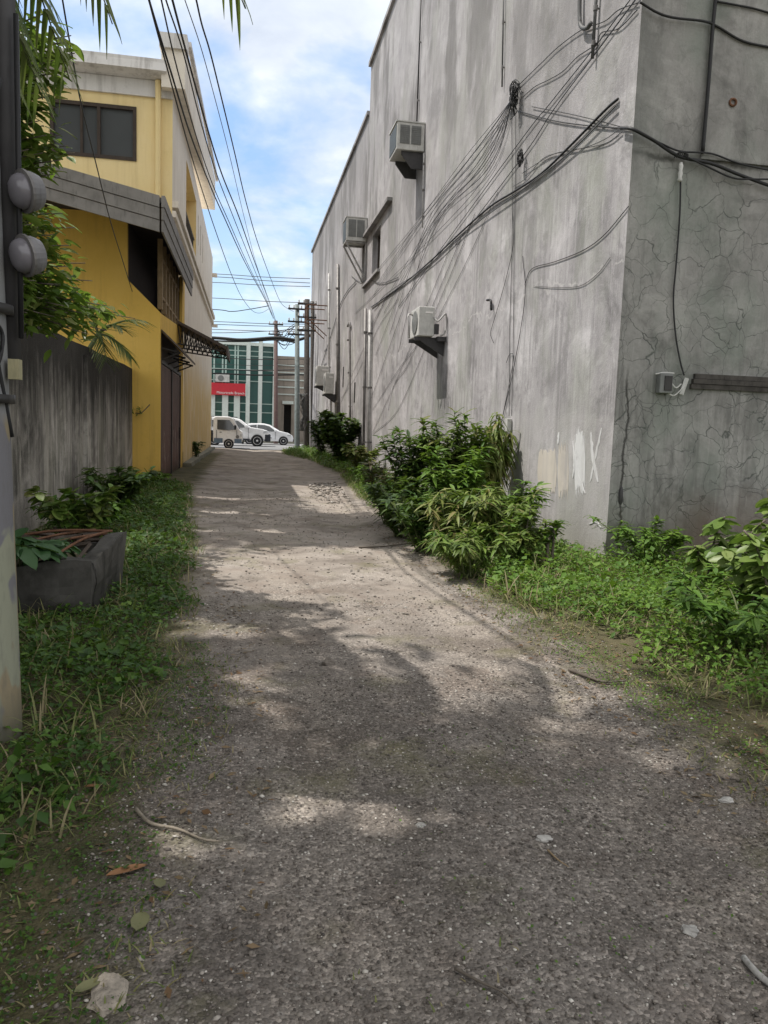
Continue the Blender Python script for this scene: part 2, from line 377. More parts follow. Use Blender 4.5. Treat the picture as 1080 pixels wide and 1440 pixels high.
# shaded front wall with map cracks
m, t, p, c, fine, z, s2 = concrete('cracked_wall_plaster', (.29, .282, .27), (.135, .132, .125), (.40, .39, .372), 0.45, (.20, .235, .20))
q = t.add('ShaderNodeVectorMath', {0: p, 1: t.add('ShaderNodeVectorMath', {0: t.noisec(p, 2.2, 4), 'Scale': 0.5}, operation='SCALE').outputs[0]}, operation='ADD').outputs[0]
q2 = t.map(q, (1, .01, .8), (0.3, 0, 0))
ve = t.voro(q2, 3.3, 'DISTANCE_TO_EDGE')
ve2 = t.voro(t.map(q2, (1, 1, 1), (4, 0, 2)), 5.5, 'DISTANCE_TO_EDGE')
cm = t.m('MULTIPLY', t.step(ve, 0.015, 0.003), t.step(t.noise(p, 1.3, 5, .65), 0.36, 0.48))
cm = t.m('MULTIPLY', cm, t.step(z, 5.6, 4.2))
cm2 = t.m('MULTIPLY', t.step(ve2, 0.02, 0.004), t.m('MULTIPLY', t.step(t.noise(p, 1.4, 3), 0.44, 0.54), t.step(z, 4.4, 2.8)))
ck = t.m('MAXIMUM', cm, cm2)
c = t.mix(t.m('MULTIPLY', ck, 0.78), c, (.075, .083, .076))
vc = t.sep(t.voro(q2, 2.6, 'F1', 1))[0]
c = t.mix(0.10, c, t.mix(1.0, c, t.ramp(vc, [(0, .6), (1, 1.3)]), 'MULTIPLY'))
px_ = t.sep(p)[0]; wv = t.noise(p, 2.5, 5, .65)
lnz = t.m('ABSOLUTE', t.m('SUBTRACT', z, t.m('ADD', 4.62, t.m('MULTIPLY', wv, .22))))
c = t.mix(t.m('MULTIPLY', t.step(lnz, .05, .01), t.step(t.noise(p, 1.7, 4), .40, .5)), c, (.10, .10, .092))
lnx = t.m('ABSOLUTE', t.m('SUBTRACT', px_, t.m('ADD', 4.30, t.m('MULTIPLY', wv, .16))))
c = t.mix(t.m('MULTIPLY', t.m('MULTIPLY', t.step(lnx, .022, .006), t.step(z, 2.4, 2.1)), .9), c, (.05, .048, .045))
c = t.mix(t.m('MULTIPLY', t.m('MULTIPLY', t.step(t.m('ADD', px_, t.m('MULTIPLY', wv, .5)), 4.85, 4.55), t.step(z, 4.0, 5.0)), .5), c, (.12, .125, .118))
rust = t.m('MULTIPLY', t.step(t.sep(p)[0], 4.85, 5.5), t.step(t.m('ADD', z, t.m('MULTIPLY', t.noise(p, 2.5, 4), 0.9)), 1.45, 0.6))
c = t.mix(t.m('MULTIPLY', rust, 0.7), c, (.17, .105, .08))
foot = t.step(t.m('ADD', z, t.m('MULTIPLY', t.noise(p, 1.8, 4), 1.0)), 1.35, 0.55)
c = t.mix(t.m('MULTIPLY', foot, 0.55), c, (.15, .135, .095))
M_WALLF = finish(m, t, c, 0.92, t.bump(t.m('SUBTRACT', t.m('MULTIPLY', fine, 0.6), t.m('MULTIPLY', ck, 1.0)), 0.4, 0.015), spec=.2)
m, t, p, c, fine, z, s2 = concrete('old_garden_wall', (.29, .27, .245), (.085, .08, .072), (.50, .47, .43), .55, (.14, .14, .10))
top = t.step(t.m('ADD', z, t.m('MULTIPLY', t.noise(t.map(p, (1.6, 1.6, .22)), 2.0, 7, .68), 3.4)), 2.75, 3.9)
c = t.mix(t.m('MULTIPLY', top, 0.93), c, (.028, .026, .024))
lr = t.noise(t.map(p, (1.2, 1.2, .12), (4, 9, 1)), 2.0, 6, .65)
c = t.mix(t.m('MULTIPLY', t.m('MULTIPLY', t.step(lr, .56, .66), t.step(z, 2.3, 1.2)), .6), c, (.45, .42, .37))
M_GARDEN = finish(m, t, c, 0.95, t.bump(t.m('ADD', fine, s2), 0.5, 0.025), spec=.15)
def painted(name, base, light, dirt, lowcol=None, lowz=3.4, streak=0.5):
    m, t = new_mat(name); p = t.pos(); z = t.sep(p)[2]
    n = t.noise(p, 0.8, 5, 0.6); c = t.mix(t.step(n, .3, .7), base, light)
    if lowcol:
        c = t.mix(t.step(t.m('ADD', z, t.m('MULTIPLY', n, 1.2)), lowz + 1.3, lowz - .6), c, lowcol)
    s_ = t.noise(t.map(p, (2.6, 2.6, .16)), 2.0, 6, .62)
    c = t.mix(t.m('MULTIPLY', t.step(s_, .50, .66), streak), c, dirt)
    fdd = t.noise(t.map(p, (1, 1, .7), (4, 2, 9)), 1.1, 8, .68)
    c = t.mix(t.m('MULTIPLY', t.step(fdd, .50, .62), streak * .5), c, tuple(min(1, x * 1.12 + .03) for x in light))
    c = t.mix(t.m('MULTIPLY', t.step(t.m('ADD', z, t.m('MULTIPLY', fdd, .9)), .95, .35), streak), c, tuple(x * .6 for x in dirt))
    f = t.noise(p, 30, 4, .7); c = t.mix(t.m('MULTIPLY', t.step(f, .5, .8), .12), c, dirt)
    st = t.noise(p, 3.5, 7, .7); c = t.mix(t.m('MULTIPLY', t.step(st, .6, .72), streak * .7), c, dirt)
    return finish(m, t, c, .85, t.bump(f, .2, .01), spec=.25)
M_YELLOW = painted('ochre_paint', (.70, .455, .095), (.76, .51, .13), (.46, .29, .08), streak=.42)
M_YELLOWUP = painted('pale_yellow_paint', (.80, .63, .30), (.84, .68, .37), (.60, .45, .22), streak=.32)
M_CREAM = painted('cream_paint', (.74, .67, .565), (.79, .73, .64), (.47, .41, .33), (.70, .50, .21), 3.6, .5)
M_WHITE = painted('weathered_white_trim', (.62, .60, .57), (.70, .68, .66), (.34, .32, .30), streak=.6)
M_ROOF = plain('grey_fascia_board', (.26, .245, .23), .75, var=.2, scale=3)
M_ROOFT = plain('roof_sheet', (.20, .19, .18), .6)
M_SOFFIT = plain('dark_soffit', (.045, .04, .045), .8)
M_WOOD = plain('tan_wood', (.30, .22, .13), .7)
M_DKWOOD = plain('dark_wood', (.06, .045, .035), .7)
m, t = new_mat('red_brown_gate_paint'); p = t.pos()
c = t.mix(t.step(t.noise(p, 1.5, 5, .6), .35, .65), (.10, .05, .042), (.16, .082, .066))
c = t.mix(t.m('MULTIPLY', t.m('MULTIPLY', t.step(t.noise(t.map(p, (3, 3, .5)), 3, 6, .65), .56, .64), t.step(t.sep(p)[2], 1.7, 1.2)), .7), c, (.42, .36, .33))  # pale wear streaks low down, the gate's whitish reflection painted in with them
c = t.mix(t.step(t.sep(p)[2], .35, .02), c, (.07, .05, .04))
M_GATE = finish(m, t, c, .42, t.bump(t.noise(p, 6, 4), .15, .01))
M_CANOPY = plain('brown_canopy_sheet', (.11, .085, .07), .6, var=.3)
M_STEEL = plain('dark_steel', (.05, .048, .047), .5, .3)
M_RUST = plain('rusty_steel', (.17, .085, .05), .8, .2, var=.3, scale=20)
M_BLACK = plain('black_cable_sheath', (.022, .022, .023), .55, var=.1)
M_GREYW = plain('grey_cable_sheath', (.11, .11, .11), .6, var=.1)
M_PIPE = plain('grey_pvc_pipe', (.42, .41, .40), .5, var=.2)
M_PIPED = plain('dull_metal_pipe', (.20, .19, .185), .55, .4, var=.25)
M_ACW = plain('aged_white_casing', (.56, .555, .53), .5, var=.15)
M_ACG = plain('grey_louvre', (.20, .205, .20), .6, var=.15)
M_ACD = plain('dark_coil', (.10, .115, .12), .6, .3)
M_BRK = plain('dark_bracket', (.06, .058, .06), .6)
M_POLE = plain('old_timber_pole', (.075, .068, .062), .9, var=.35, scale=9)
M_POLEG = plain('grey_green_pole', (.20, .235, .235), .7, var=.25)
M_POLER = plain('red_brown_pole', (.12, .075, .068), .7, var=.25)
M_GLASSD = None
def glass(name, c, rough=.08, spec=.8):
    m, t = new_mat(name); n = t.noise(t.pos(), .5, 3)
    return finish(m, t, t.mix(t.step(n, .3, .7), tuple(x * .7 for x in c), c), rough, None, 0, spec)
M_GLASS = glass('dark_window_glass', (.045, .05, .052), .12)
M_GGREEN = glass('green_curtain_glass', (.025, .10, .085), .15, .5)
M_CARGLASS = glass('car_glass', (.055, .062, .066), .06)
M_CAR = plain('white_car_paint', (.84, .85, .87), .25, var=.05, spec=.5, bump=0)
M_TYRE = plain('tyre_rubber', (.02, .02, .02), .8)
M_RIM = plain('wheel_alloy', (.72, .72, .73), .35, .2)
M_CARBLUE = plain('blue_grey_sill', (.13, .19, .27), .4)
M_CARDARK = plain('dark_bumper_plastic', (.035, .04, .05), .55)
M_LAMP = plain('headlamp_plastic', (.6, .62, .64), .15, spec=.6)
M_TAIL = plain('tail_lamp_plastic', (.4, .02, .02), .3)
M_SIGN = plain('red_sign_face', (.55, .035, .05), .45, var=.08)
M_LETTER = plain('white_letter', (.85, .82, .80), .5, var=.02)
M_STRIP = plain('pale_aluminium_column', (.62, .68, .64), .5, var=.08)
M_MULL = plain('pale_mullion', (.42, .55, .50), .5, var=.08)
M_BROWNB = painted('brown_grey_cladding', (.28, .245, .21), (.33, .29, .25), (.17, .145, .12))
M_BROWND = plain('dark_shop_interior', (.03, .028, .026), .8)
# ground
def ground_mat(name, gravel=True):
    m, t = new_mat(name); p = t.pos(); s_ = t.sep(p)
    big = t.noise(p, .55, 5, .6); mid = t.noise(p, 2.6, 6, .65, .3)
    c = t.mix(t.step(mid, .3, .7), (.20, .174, .151), (.29, .256, .224))
    dust = t.m('MULTIPLY', t.step(t.m('ADD', big, t.m('MULTIPLY', t.m('SUBTRACT', mid, .5), .5)), .42, .6), .75)
    c = t.mix(dust, c, (.36, .322, .286))
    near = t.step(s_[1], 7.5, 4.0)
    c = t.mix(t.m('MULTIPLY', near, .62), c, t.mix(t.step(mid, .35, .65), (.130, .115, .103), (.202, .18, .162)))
    tr_ = t.m('ADD', t.m('MULTIPLY', t.noise(t.map(p, (1, .35, 1), (2, 5, 0)), 1.6, 6, .65), .6), 0)
    for xc in (.35, 1.75):                                   # packed, dustier wheel tracks
        a_ = t.step(t.m('ABSOLUTE', t.m('SUBTRACT', t.m('ADD', s_[0], t.m('MULTIPLY', t.m('SUBTRACT', tr_, .3), .8)), xc)), .42, .1)
        c = t.mix(t.m('MULTIPLY', t.m('MULTIPLY', a_, t.step(mid, .36, .6)), .45), c, (.33, .287, .243))
    pot = t.noise(t.map(p, (1, 1, 1), (6, 2, 0)), .9, 7, .66, .4)
    c = t.mix(t.m('MULTIPLY', t.step(pot, .53, .62), .55), c, (.125, .105, .088))
    tint = t.noise(t.map(p, (1, 1, 1), (1, 6, 2)), 2.2, 5, .6)
    c = t.mix(t.m('MULTIPLY', t.step(tint, .52, .64), .35), c, (.20, .155, .125))
    v1 = t.add('ShaderNodeTexVoronoi', {'Vector': t.map(p, (1, 1, 1)), 'Scale': 78.0}); v2 = t.add('ShaderNodeTexVoronoi', {'Vector': p, 'Scale': 38.0})
    g1 = t.sep(v1.outputs[1])[0]; g2 = t.sep(v2.outputs[1])[0]
    gr = t.step(t.noise(p, 1.1, 6, .65), .40, .60)
    gr = t.m('MULTIPLY', t.m('MAXIMUM', gr, t.m('MULTIPLY', near, .85)), t.step(s_[1], 10.0, 6.0))
    c = t.mix(t.m('MULTIPLY', gr, .7), c, t.mix(1.0, c, t.ramp(g1, [(0, .38), (.5, .85), (.84, 1.25), (.95, 2.0)]), 'MULTIPLY'))
    pick = t.m('MULTIPLY', t.step(g2, .84, .90), t.step(v2.outputs[0], .40, .30))
    c = t.mix(t.m('MULTIPLY', pick, t.m('MULTIPLY', gr, .55)), c, (.36, .335, .305))
    # thin moss film here and there
    ms = t.noise(t.map(p, (1, 1, 1), (3, 9, 0)), 1.5, 6, .65)
    c = t.mix(t.m('MULTIPLY', t.step(ms, .54, .68), .55), c, (.12, .115, .05))
    # dark soil under the verges
    ex = t.m('ADD', s_[0], t.m('MULTIPLY', t.m('SUBTRACT', t.noise(p, 2.2, 6, .65), .5), .9))
    lx = t.m('SUBTRACT', -.35, t.m('MULTIPLY', t.step(s_[1], 5.5, 18), .85))
    soilL = t.step(t.m('SUBTRACT', ex, lx), .12, -.22)
    rx = t.m('ADD', 2.25, t.m('MULTIPLY', t.step(s_[1], 9, 24), .55))
    soilR = t.step(t.m('SUBTRACT', ex, rx), -.15, .25)
    soil = t.m('MULTIPLY', t.m('MAXIMUM', soilL, soilR), t.step(s_[1], 41, 38))
    c = t.mix(t.m('MULTIPLY', soil, .9), c, t.mix(t.step(mid, .35, .65), (.048, .052, .02), (.115, .098, .052)))
    h = t.m('ADD', t.m('MULTIPLY', v1.outputs[0], -1.0), t.m('MULTIPLY', v2.outputs[0], -.8))
    h = t.m('ADD', h, t.m('MULTIPLY', t.noise(p, 90, 4, .7), .8))
    return finish(m, t, c, .95, t.bump(t.m('MULTIPLY', h, t.m('ADD', gr, .4)), .8, .012), spec=.15)
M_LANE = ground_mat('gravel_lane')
m, t = new_mat('asphalt'); p = t.pos()
c = t.mix(t.step(t.noise(p, .4, 5, .6), .3, .7), (.20, .20, .205), (.28, .28, .28))
c = t.mix(t.step(t.noise(t.map(p, (.3, 3, 1)), 1, 4), .5, .7), c, (.14, .14, .145))
M_ASPH = finish(m, t, c, .9, t.bump(t.noise(p, 80, 3), .3, .01), spec=.2)
m, t = new_mat('bare_soil'); p = t.pos()
c = t.mix(t.step(t.noise(p, .8, 6, .65), .3, .7), (.09, .085, .05), (.2, .18, .13))
M_SOIL = finish(m, t, c, .95, t.bump(t.noise(p, 20, 5), .4, .03), spec=.1)
M_KERB = painted('mossy_kerb', (.24, .23, .19), (.32, .30, .26), (.12, .13, .08), streak=.8)
M_CONC = painted('dirty_concrete', (.050, .047, .042), (.105, .10, .09), (.022, .022, .019), streak=.9)
M_STONE = plain('pale_stone', (.40, .385, .36), .9, var=.3, scale=25)

# ------------------------------------------------------------------ setting
g = MB(); R_ = 1500
g.poly([(-R_, -R_, -.2), (R_, -R_, -.2), (R_, R_, -.2), (-R_, R_, -.2)])
tag(g.build('ground', M_SOIL), kind='structure')
g = MB()
ys = list(np.concatenate([np.arange(-6, .8, .4), np.arange(.8, 9, .045), np.arange(9, 16, .12), np.arange(16, 46.2, .45)]))
def gz(x, y):
    z = .03 * mnoise.noise(Vector((x * .7, y * .5, 3))) + .012 * mnoise.noise(Vector((x * 2.6, y * 2.6, 9)))
    if 0 < y < 17: z += .007 * mnoise.noise(Vector((x * 9, y * 9, 1))) + .004 * mnoise.noise(Vector((x * 23, y * 23, 5)))
    rut = .035 * math.exp(-((x - .35) / .35) ** 2) + .035 * math.exp(-((x - 1.75) / .35) ** 2)
    z -= rut * (.6 + .4 * mnoise.noise(Vector((x, y * .4, 0))))
    z += .05 * max(0, min(1, (-.5 - x) / .8)) + .06 * max(0, min(1, (x - 2.4) / .9))
    return z
xs = list(np.concatenate([np.arange(-2.9, -1.6, .12), np.arange(-1.6, 3.4, .05), np.arange(3.4, 5.2, .15), np.arange(5.2, 9.3, .6)]))
vv = [(x, y, gz(x, y)) for y in ys for x in xs]; nx = len(xs)
ff = [(j * nx + i, j * nx + i + 1, (j + 1) * nx + i + 1, (j + 1) * nx + i) for j in range(len(ys) - 1) for i in range(nx - 1)]
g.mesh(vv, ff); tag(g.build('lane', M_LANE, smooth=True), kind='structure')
g = MB(); g.poly([(-140, 46, .03), (140, 46, .03), (140, 62.2, .03), (-140, 62.2, .03)])
tag(g.build('street', M_ASPH), kind='structure')
g = MB(); g.box(-140, 140, 62.2, 63.9, -.1, .15); tag(g.build('pavement', M_KERB), kind='structure')
# mossy kerb strip along the foot of the apartment building
k0 = onZ(262, 664); k1 = onZ(303, 634)
g = MB()
for i in range(10):
    a = i / 10; b = (i + 1) / 10; ya = 26 + 18 * a; yb = 26 + 18 * b
    w0 = -1.80 + .09 * mnoise.noise(Vector((ya, 3, 1))); w1 = -1.80 + .09 * mnoise.noise(Vector((yb, 3, 1)))
    h0 = .17 + .05 * mnoise.noise(Vector((ya, 0, 1))); h1 = .17 + .05 * mnoise.noise(Vector((yb, 0, 1)))
    g.hexa([(-2.11, ya, -.1), (w0, ya, -.1), (w1, yb, -.1), (-2.11, yb, -.1), (-2.11, ya, h0), (w0 - .05, ya, h0), (w1 - .05, yb, h1), (-2.11, yb, h1)])
tag(g.build('kerb', M_KERB), kind='structure')

# ------------------------------------------------------------------ the long concrete building on the right
B = thing('concrete_building', 'tall windowless grey concrete building with streaked plaster along the lane', 'building', WA)
SB, ZN, ZF, SE = 19.87, 14.2, 12.6, 42.5
hole = (16.75, 18.3, 6.7, 8.05)
w = grid_wall([0, 5, 10, 15, SB, 24, 30, 36, SE], [-.2, 3, 6, 9, ZF], [hole], lambda s, z: W(s, 0, z))
w.poly([W(0, 0, ZF), W(SB, 0, ZF), W(SB, 0, ZN), W(0, 0, ZN)])
w.poly([W(SB, 0, ZF), W(SB, -12, ZF), W(SB, -12, ZN), W(SB, 0, ZN)])
w.poly([W(SE, 0, -.2), W(SE, -12, -.2), W(SE, -12, ZF), W(SE, 0, ZF)])
w.poly([W(0, 0, ZN), W(SB, 0, ZN), W(SB, -12, ZN), W(0, -12, ZN)])
w.poly([W(SB, 0, ZF), W(SE, 0, ZF), W(SE, -12, ZF), W(SB, -12, ZF)])
reveal(w, hole, lambda s, z: W(s, 0, z), lambda s, z: W(s, -.28, z))
w.build('side_wall', M_WALL, B)
f = MB()
XJ = onY(992, 120, 8.5).x
fy = lambda x: W(0, 0, 0).y - (x - WA.x) * WT.x / 1.0 * 0
f.poly([(WA.x, 8.5, -.2), (XJ, 8.5, -.2), (XJ, 8.5, ZN), (WA.x, 8.5, ZN)])
f.poly([(XJ, 8.47, 4.75), (16, 8.47, 4.75), (16, 8.47, ZN), (XJ, 8.47, ZN)])
f.poly([(XJ, 8.5, -.2), (16, 8.5, -.2), (16, 8.5, 4.75), (XJ, 8.5, 4.75)])
f.poly([(XJ, 8.47, 4.75), (XJ, 8.47, ZN), (XJ, 8.5, ZN), (XJ, 8.5, 4.75)])
f.poly([(XJ, 8.47, 4.75), (XJ, 8.5, 4.75), (16, 8.5, 4.75), (16, 8.47, 4.75)])
f.build('front_wall', M_WALLF, B)
cap = MB(); cap.wbox(SB + .05, SE + .15, -.25, .09, ZF, ZF + .13); cap.wbox(-.06, SB + .06, -.25, .09, ZN, ZN + .14); cap.build_each('parapet_cap', M_WALL, B)
wn = MB()
a, b, c0, d0 = hole
for (s0, s1, z0, z1) in ((a, b, c0, c0 + .07), (a, b, d0 - .07, d0), (a, a + .07, c0 + .07, d0 - .07), (b - .07, b, c0 + .07, d0 - .07), ((a + b) / 2 - .03, (a + b) / 2 + .03, c0 + .07, d0 - .07)):
    wn.wbox(s0, s1, -.26, -.19, z0, z1)
wf = wn.build('window', M_DKWOOD, B)
MB().wbox(a + .07, b - .07, -.25, -.235, c0 + .07, d0 - .07).build('pane', M_GLASS, wf)
MB().wbox(a - 1.9, b + 2.2, .003, .16, d0 + .22, d0 + .32).build('hood', M_WALL, B)
MB().wbox(a - .1, b + 1.6, .003, .10, c0 - .14, c0 - .05).build('sill', M_WALL, B)
# ragged leftover paint
M_PATCHC = painted('cream_paint_patch', (.53, .485, .425), (.57, .525, .46), (.41, .385, .37), streak=.9)
M_PATCHW = painted('white_paint_patch', (.62, .62, .625), (.68, .68, .68), (.44, .43, .43), streak=.9)
def patch(name, px, mat, seed, jag=.35, n=22):
    """one ragged-edged scrap of old paint, 3 mm thick"""
    x0, x1, y0, y1 = px; top = []; bot = []
    nz_ = lambda i, s_: .6 * mnoise.noise(Vector((i * .35, seed * 3.1 + s_, 0))) + .6 * mnoise.noise(Vector((i * 1.9, seed + s_, 4)))
    for i in range(n + 1):
        x = x0 + (x1 - x0) * i / n; e = min(1, sin(pi * (i + .5) / (n + 1)) * 4)
        m_ = (y0 + y1) / 2; h_ = (y1 - y0) / 2 * e
        top.append((x, m_ - h_ * (1 + jag * nz_(i, 0)))); bot.append((x, m_ + h_ * (1 + jag * nz_(i, 7))))
    ring = [onW(x, y, .0005) for x, y in top + bot[::-1]]
    MB().prism(ring, WN * .003).build(name, mat, B)
patch('cream_paint_patch', (756, 783, 634, 692), M_PATCHC, 1, .55, 60); patch('cream_paint_patch', (784.5, 800, 630, 694), M_PATCHC, 2, .75, 50); patch('white_paint_patch', (808, 823, 612, 688), M_PATCHW, 8, .8, 40)
def brush(pts, wd, seed):
    """a brush stroke with a wobbling edge"""
    P = smooth_path([onW(x, y, .0005) for x, y in pts], 6); L_, R2 = [], []
    for i, p_ in enumerate(P):
        d_ = (P[min(i + 1, len(P) - 1)] - P[max(i - 1, 0)]).normalized(); s_ = d_.cross(WN).normalized()
        e = sin(pi * (i + .5) / len(P)) ** .5
        L_.append(p_ + s_ * wd * e * (1 + .9 * mnoise.noise(Vector((i * .8, seed, 1))))); R2.append(p_ - s_ * wd * e * (1 + .9 * mnoise.noise(Vector((i * .8, seed, 6)))))
    MB().prism(L_ + R2[::-1], WN * (.003 + .0007 * seed)).build('white_paint_patch', M_PATCHW, B)
for q_, (pts, wd) in enumerate([([(846, 602), (838, 640), (830, 678)], .028), ([(831, 608), (834, 645), (841, 678)], .034), ([(819, 606), (816, 640), (818, 690)], .045), ([(811, 640), (813, 668), (823, 694)], .026), ([(786, 608), (785, 624)], .03), ([(738, 690), (748, 695)], .012), ([(829, 737), (838, 733), (845, 742)], .014), ([(806, 620), (808, 650), (806, 672)], .02)]): brush(pts, wd, q_)
hl = MB()
for (x, y, h_, w_) in ((483, 525, 16, 3), (499, 548, 14, 3.2)):
    s0, z0 = wsz(x, y); s1, z1 = wsz(x, y + h_)
    hl.wbox(s0 - .14, s0 + .14, .002, .014, z1 - .1, z0 + .28)
hl.build_each('vent_slot', M_BROWND, B)

# things fixed to the long wall ------------------------------------------------
def window_ac(name, label, s0, s1, n, z0, z1, brk, big=True):
    r = thing(name, label, 'air conditioner', W((s0 + s1) / 2, 0, z0))
    MB().wbox(s0, s1, .01, n, z0, z1).build('casing', M_ACW, r, bevel=.015)
    gr = MB(); w_ = (n - .14) / 2
    for i in range(2):
        n0 = n - .06 - w_ * (i + 1) + .02; n1 = n0 + w_ - .035
        gr.wbox(s0 - .012, s0 + .02, n0, n1, z0 + .14, z1 - .07)
    g0 = gr.build_each('side_grille', M_ACG, r)[0]
    lv = MB()
    for i in range(9):
        z = z0 + .16 + (z1 - z0 - .25) * i / 9
        for q in range(2):
            n0 = n - .06 - w_ * (q + 1) + .02; lv.wbox(s0 - .02, s0 - .008, n0 + .01, n0 + w_ - .045, z, z + .012)
    lv.build('louvre', M_ACG, g0)
    MB().wbox(s0 + .05, s1 - .05, n - .02, n + .012, z0 + .06, z1 - .06).build('rear_coil', M_ACD, r)
    MB().wbox(s0 - .02, s1 + .02, .0, n + .03, z1, z1 + .03).build('rain_lid', M_ACW, r)
    for s_ in (s0 + .08, s1 - .12):
        b_ = MB()
        if brk == 'plate': b_.prism([W(s_, .01, z0 - .01), W(s_, n * .8, z0 - .01), W(s_, n * .8, z0 - .08), W(s_, .30, z0 - .40), W(s_, .01, z0 - .40)], WT * .04)
        else:
            b_.tube([W(s_, .02, z0 - .03), W(s_, n, z0 - .03)], .03, 5); b_.tube([W(s_, n, z0 - .03), W(s_, .03, z0 - 1.25)], .035, 5); b_.tube([W(s_, .02, z0 - .03), W(s_, .02, z0 - 1.3)], .03, 5)
        b_.build('bracket', M_BRK if brk == 'plate' else M_PIPE, r)
    return r
s0, z0 = wsz(597, 212); s1, z1 = wsz(597, 178)
window_ac('window_air_conditioner', 'large boxy window air conditioner high on the concrete wall, above the bare window hood', s0, s0 + .95, .70, z0 - .02, z1 + .02, 'plate')
s0, z0 = wsz(516, 340)
window_ac('window_air_conditioner', 'smaller window air conditioner on a tall triangular bracket beside the window opening', s0, s0 + .9, .75, z0, z0 + .80, 'tri')
def split_ac(name, label, s0, z0, sl, h, n0, n1, rusty=False, grp=None):
    r = thing(name, label, 'air conditioner', W(s0 + sl / 2, 0, z0), grp)
    bd = MB().wbox(s0, s0 + sl, n0, n1, z0, z0 + h).build('casing', M_ACW, r, bevel=.02)
    MB().wbox(s0 - .01, s0 + .01, n0 + .05, n0 + (n1 - n0) * .6, z0 + h * .77, z0 + h * .83).build('handle_recess', M_LETTER, r)
    fan = MB(); c_ = W(s0 + sl * .42, n1 + .004, z0 + h * .5); fan.lathe([(min(sl, h) * .40, 0), (min(sl, h) * .40, .015), (.05, .03)], c_, WN, 20); fan.build('fan_grille', M_ACG, r)
    for q in (.12, .78):
        fr = MB(); s_ = s0 + sl * q; fr.wbox(s_, s_ + .05, .01, n1 + .06, z0 - .09, z0 - .012)
        fr.prism([W(s_, .01, z0 - .09), W(s_, n1 * .9, z0 - .09), W(s_, .02, z0 - .40)], WT * .04)
        fr.build('bracket', M_BRK, r)
    return r
s0, z0 = wsz(628, 487)
A1 = split_ac('split_air_conditioner', 'white split air conditioner with looped white hoses, on a dark bracket low on the wall', s0 + .05, z0 + .20, .85, .62, .27, .62)
hs = MB()
hs.tube(smooth_path([W(s0 + .06, .30, z0 + .60), W(s0 - .02, .22, z0 + .52), W(s0 - .02, .12, z0 + .62), W(s0 - .01, .05, z0 + .68), W(s0 + .02, .02, z0 + .50), W(s0 - .01, .06, z0 + .28), W(s0 + .02, .14, z0 + .22)]), .02, 6)
hs.tube(smooth_path([W(s0 + .95, .40, z0 + .65), W(s0 + .6, .72, z0 + .72), W(s0 + .5, .74, z0 + .45), W(s0 + .6, .70, z0 + .2)]), .02, 6)
hs.build_each('hose', M_PIPE, A1, smooth=True)
v_ = MB(); v_.wbox(s0 + .02, s0 + .10, .18, .27, z0 + .25, z0 + .46); v_.wbox(s0 + .0, s0 + .2, .02, .2, z0 + .1, z0 + .2); v_.build_each('valve_cover', M_BRK, A1)
for (x, y, lab) in ((474, 551, 'nearer grey split air conditioner low on the far wall behind the dark shrub'), (467, 540, 'farther grey split air conditioner on the far wall, half hidden by a nearer unit')):
    s0, z0 = wsz(x, y); split_ac('split_air_conditioner', lab, s0, z0 - .1, .9, .95, .15, .55 if x == 474 else .75)
# steel rack near the far end
s0, z0 = wsz(460, 448)
rk = thing('wall_rack', 'empty rusty steel rack sticking out of the far wall beside the poles', 'rack', W(s0, 0, z0 - .2))
k = MB(); zz = z0 - .1
for z_ in (zz, zz + .75):
    for s_ in (s0, s0 + 1.4): k.tube([W(s_, 0, z_), W(s_, 1.05, z_)], .03, 5)
    k.tube([W(s0, 1.05, z_), W(s0 + 1.4, 1.05, z_)], .03, 5)
for s_ in (s0, s0 + 1.4): k.tube([W(s_, 1.05, zz), W(s_, 1.05, zz + .75)], .03, 5)
k.build_each('frame', M_RUST, rk)
k = MB()
for s_ in (s0, s0 + 1.4): k.tube([W(s_, .95, zz), W(s_, 0, zz - .8)], .028, 5)
k.build_each('strut', M_RUST, rk)
# pipes
def wall_pipe(name, label, pts, r, mat, off=.09, cat='pipe', clips=True):
    o = thing(name, label, cat, onW(*pts[-1], off))
    P = [onW(x, y, off) for x, y in pts]
    MB().tube(smooth_path(P, 6) if len(P) > 2 else P, r, 8).build('pipe_run', mat, o, smooth=True)
    if clips:
        k = MB()
        for u in (.15, .5, .85):
            p_ = P[0].lerp(P[-1], u); k.tube([p_ - Vector((0, 0, .03)), p_ + Vector((0, 0, .03))], r * 1.35, 8); k.tube([p_, p_ - WN * (off - .002)], .012, 5)
        k.build_each('clip', M_PIPED, o)
    return o
wall_pipe('drain_pipe', 'pale tall drain pipe on the far wall that stops below the roof edge', [(475, 372), (475.5, 600)], .075, M_PIPED)
wall_pipe('drain_pipe', 'thin pale drain pipe on the far wall just beyond the tall one', [(462.5, 385), (463, 540)], .05, M_PIPE)
wall_pipe('conduit', 'goose-neck service pipe with a hooked top, rising out of the dark shrub', [(489, 459), (490.5, 456), (492, 466), (492.5, 592)], .04, M_PIPED)
wall_pipe('drain_pipe', 'grey pipe of the close pair running from the thick cable down to the ground', [(514, 434), (511, 655)], .05, M_PIPED)
wall_pipe('drain_pipe', 'white painted pipe of the close pair, on the side nearer the camera', [(520.5, 436), (518.5, 655)], .06, M_PIPE)
wall_pipe('drain_pipe', 'thin long pipe above and beside the large window air conditioner', [(594, -60), (586, 176)], .018, M_BLACK, .05)
wall_pipe('drain_pipe', 'white drain hose hanging below the large window air conditioner', [(596, 215), (594, 320)], .018, M_PIPE, .04)
wall_pipe('drain_pipe', 'slim vertical conduit left of the wire bundle, up to the roof', [(709, -60), (706, 122)], .014, M_GREYW, .04)
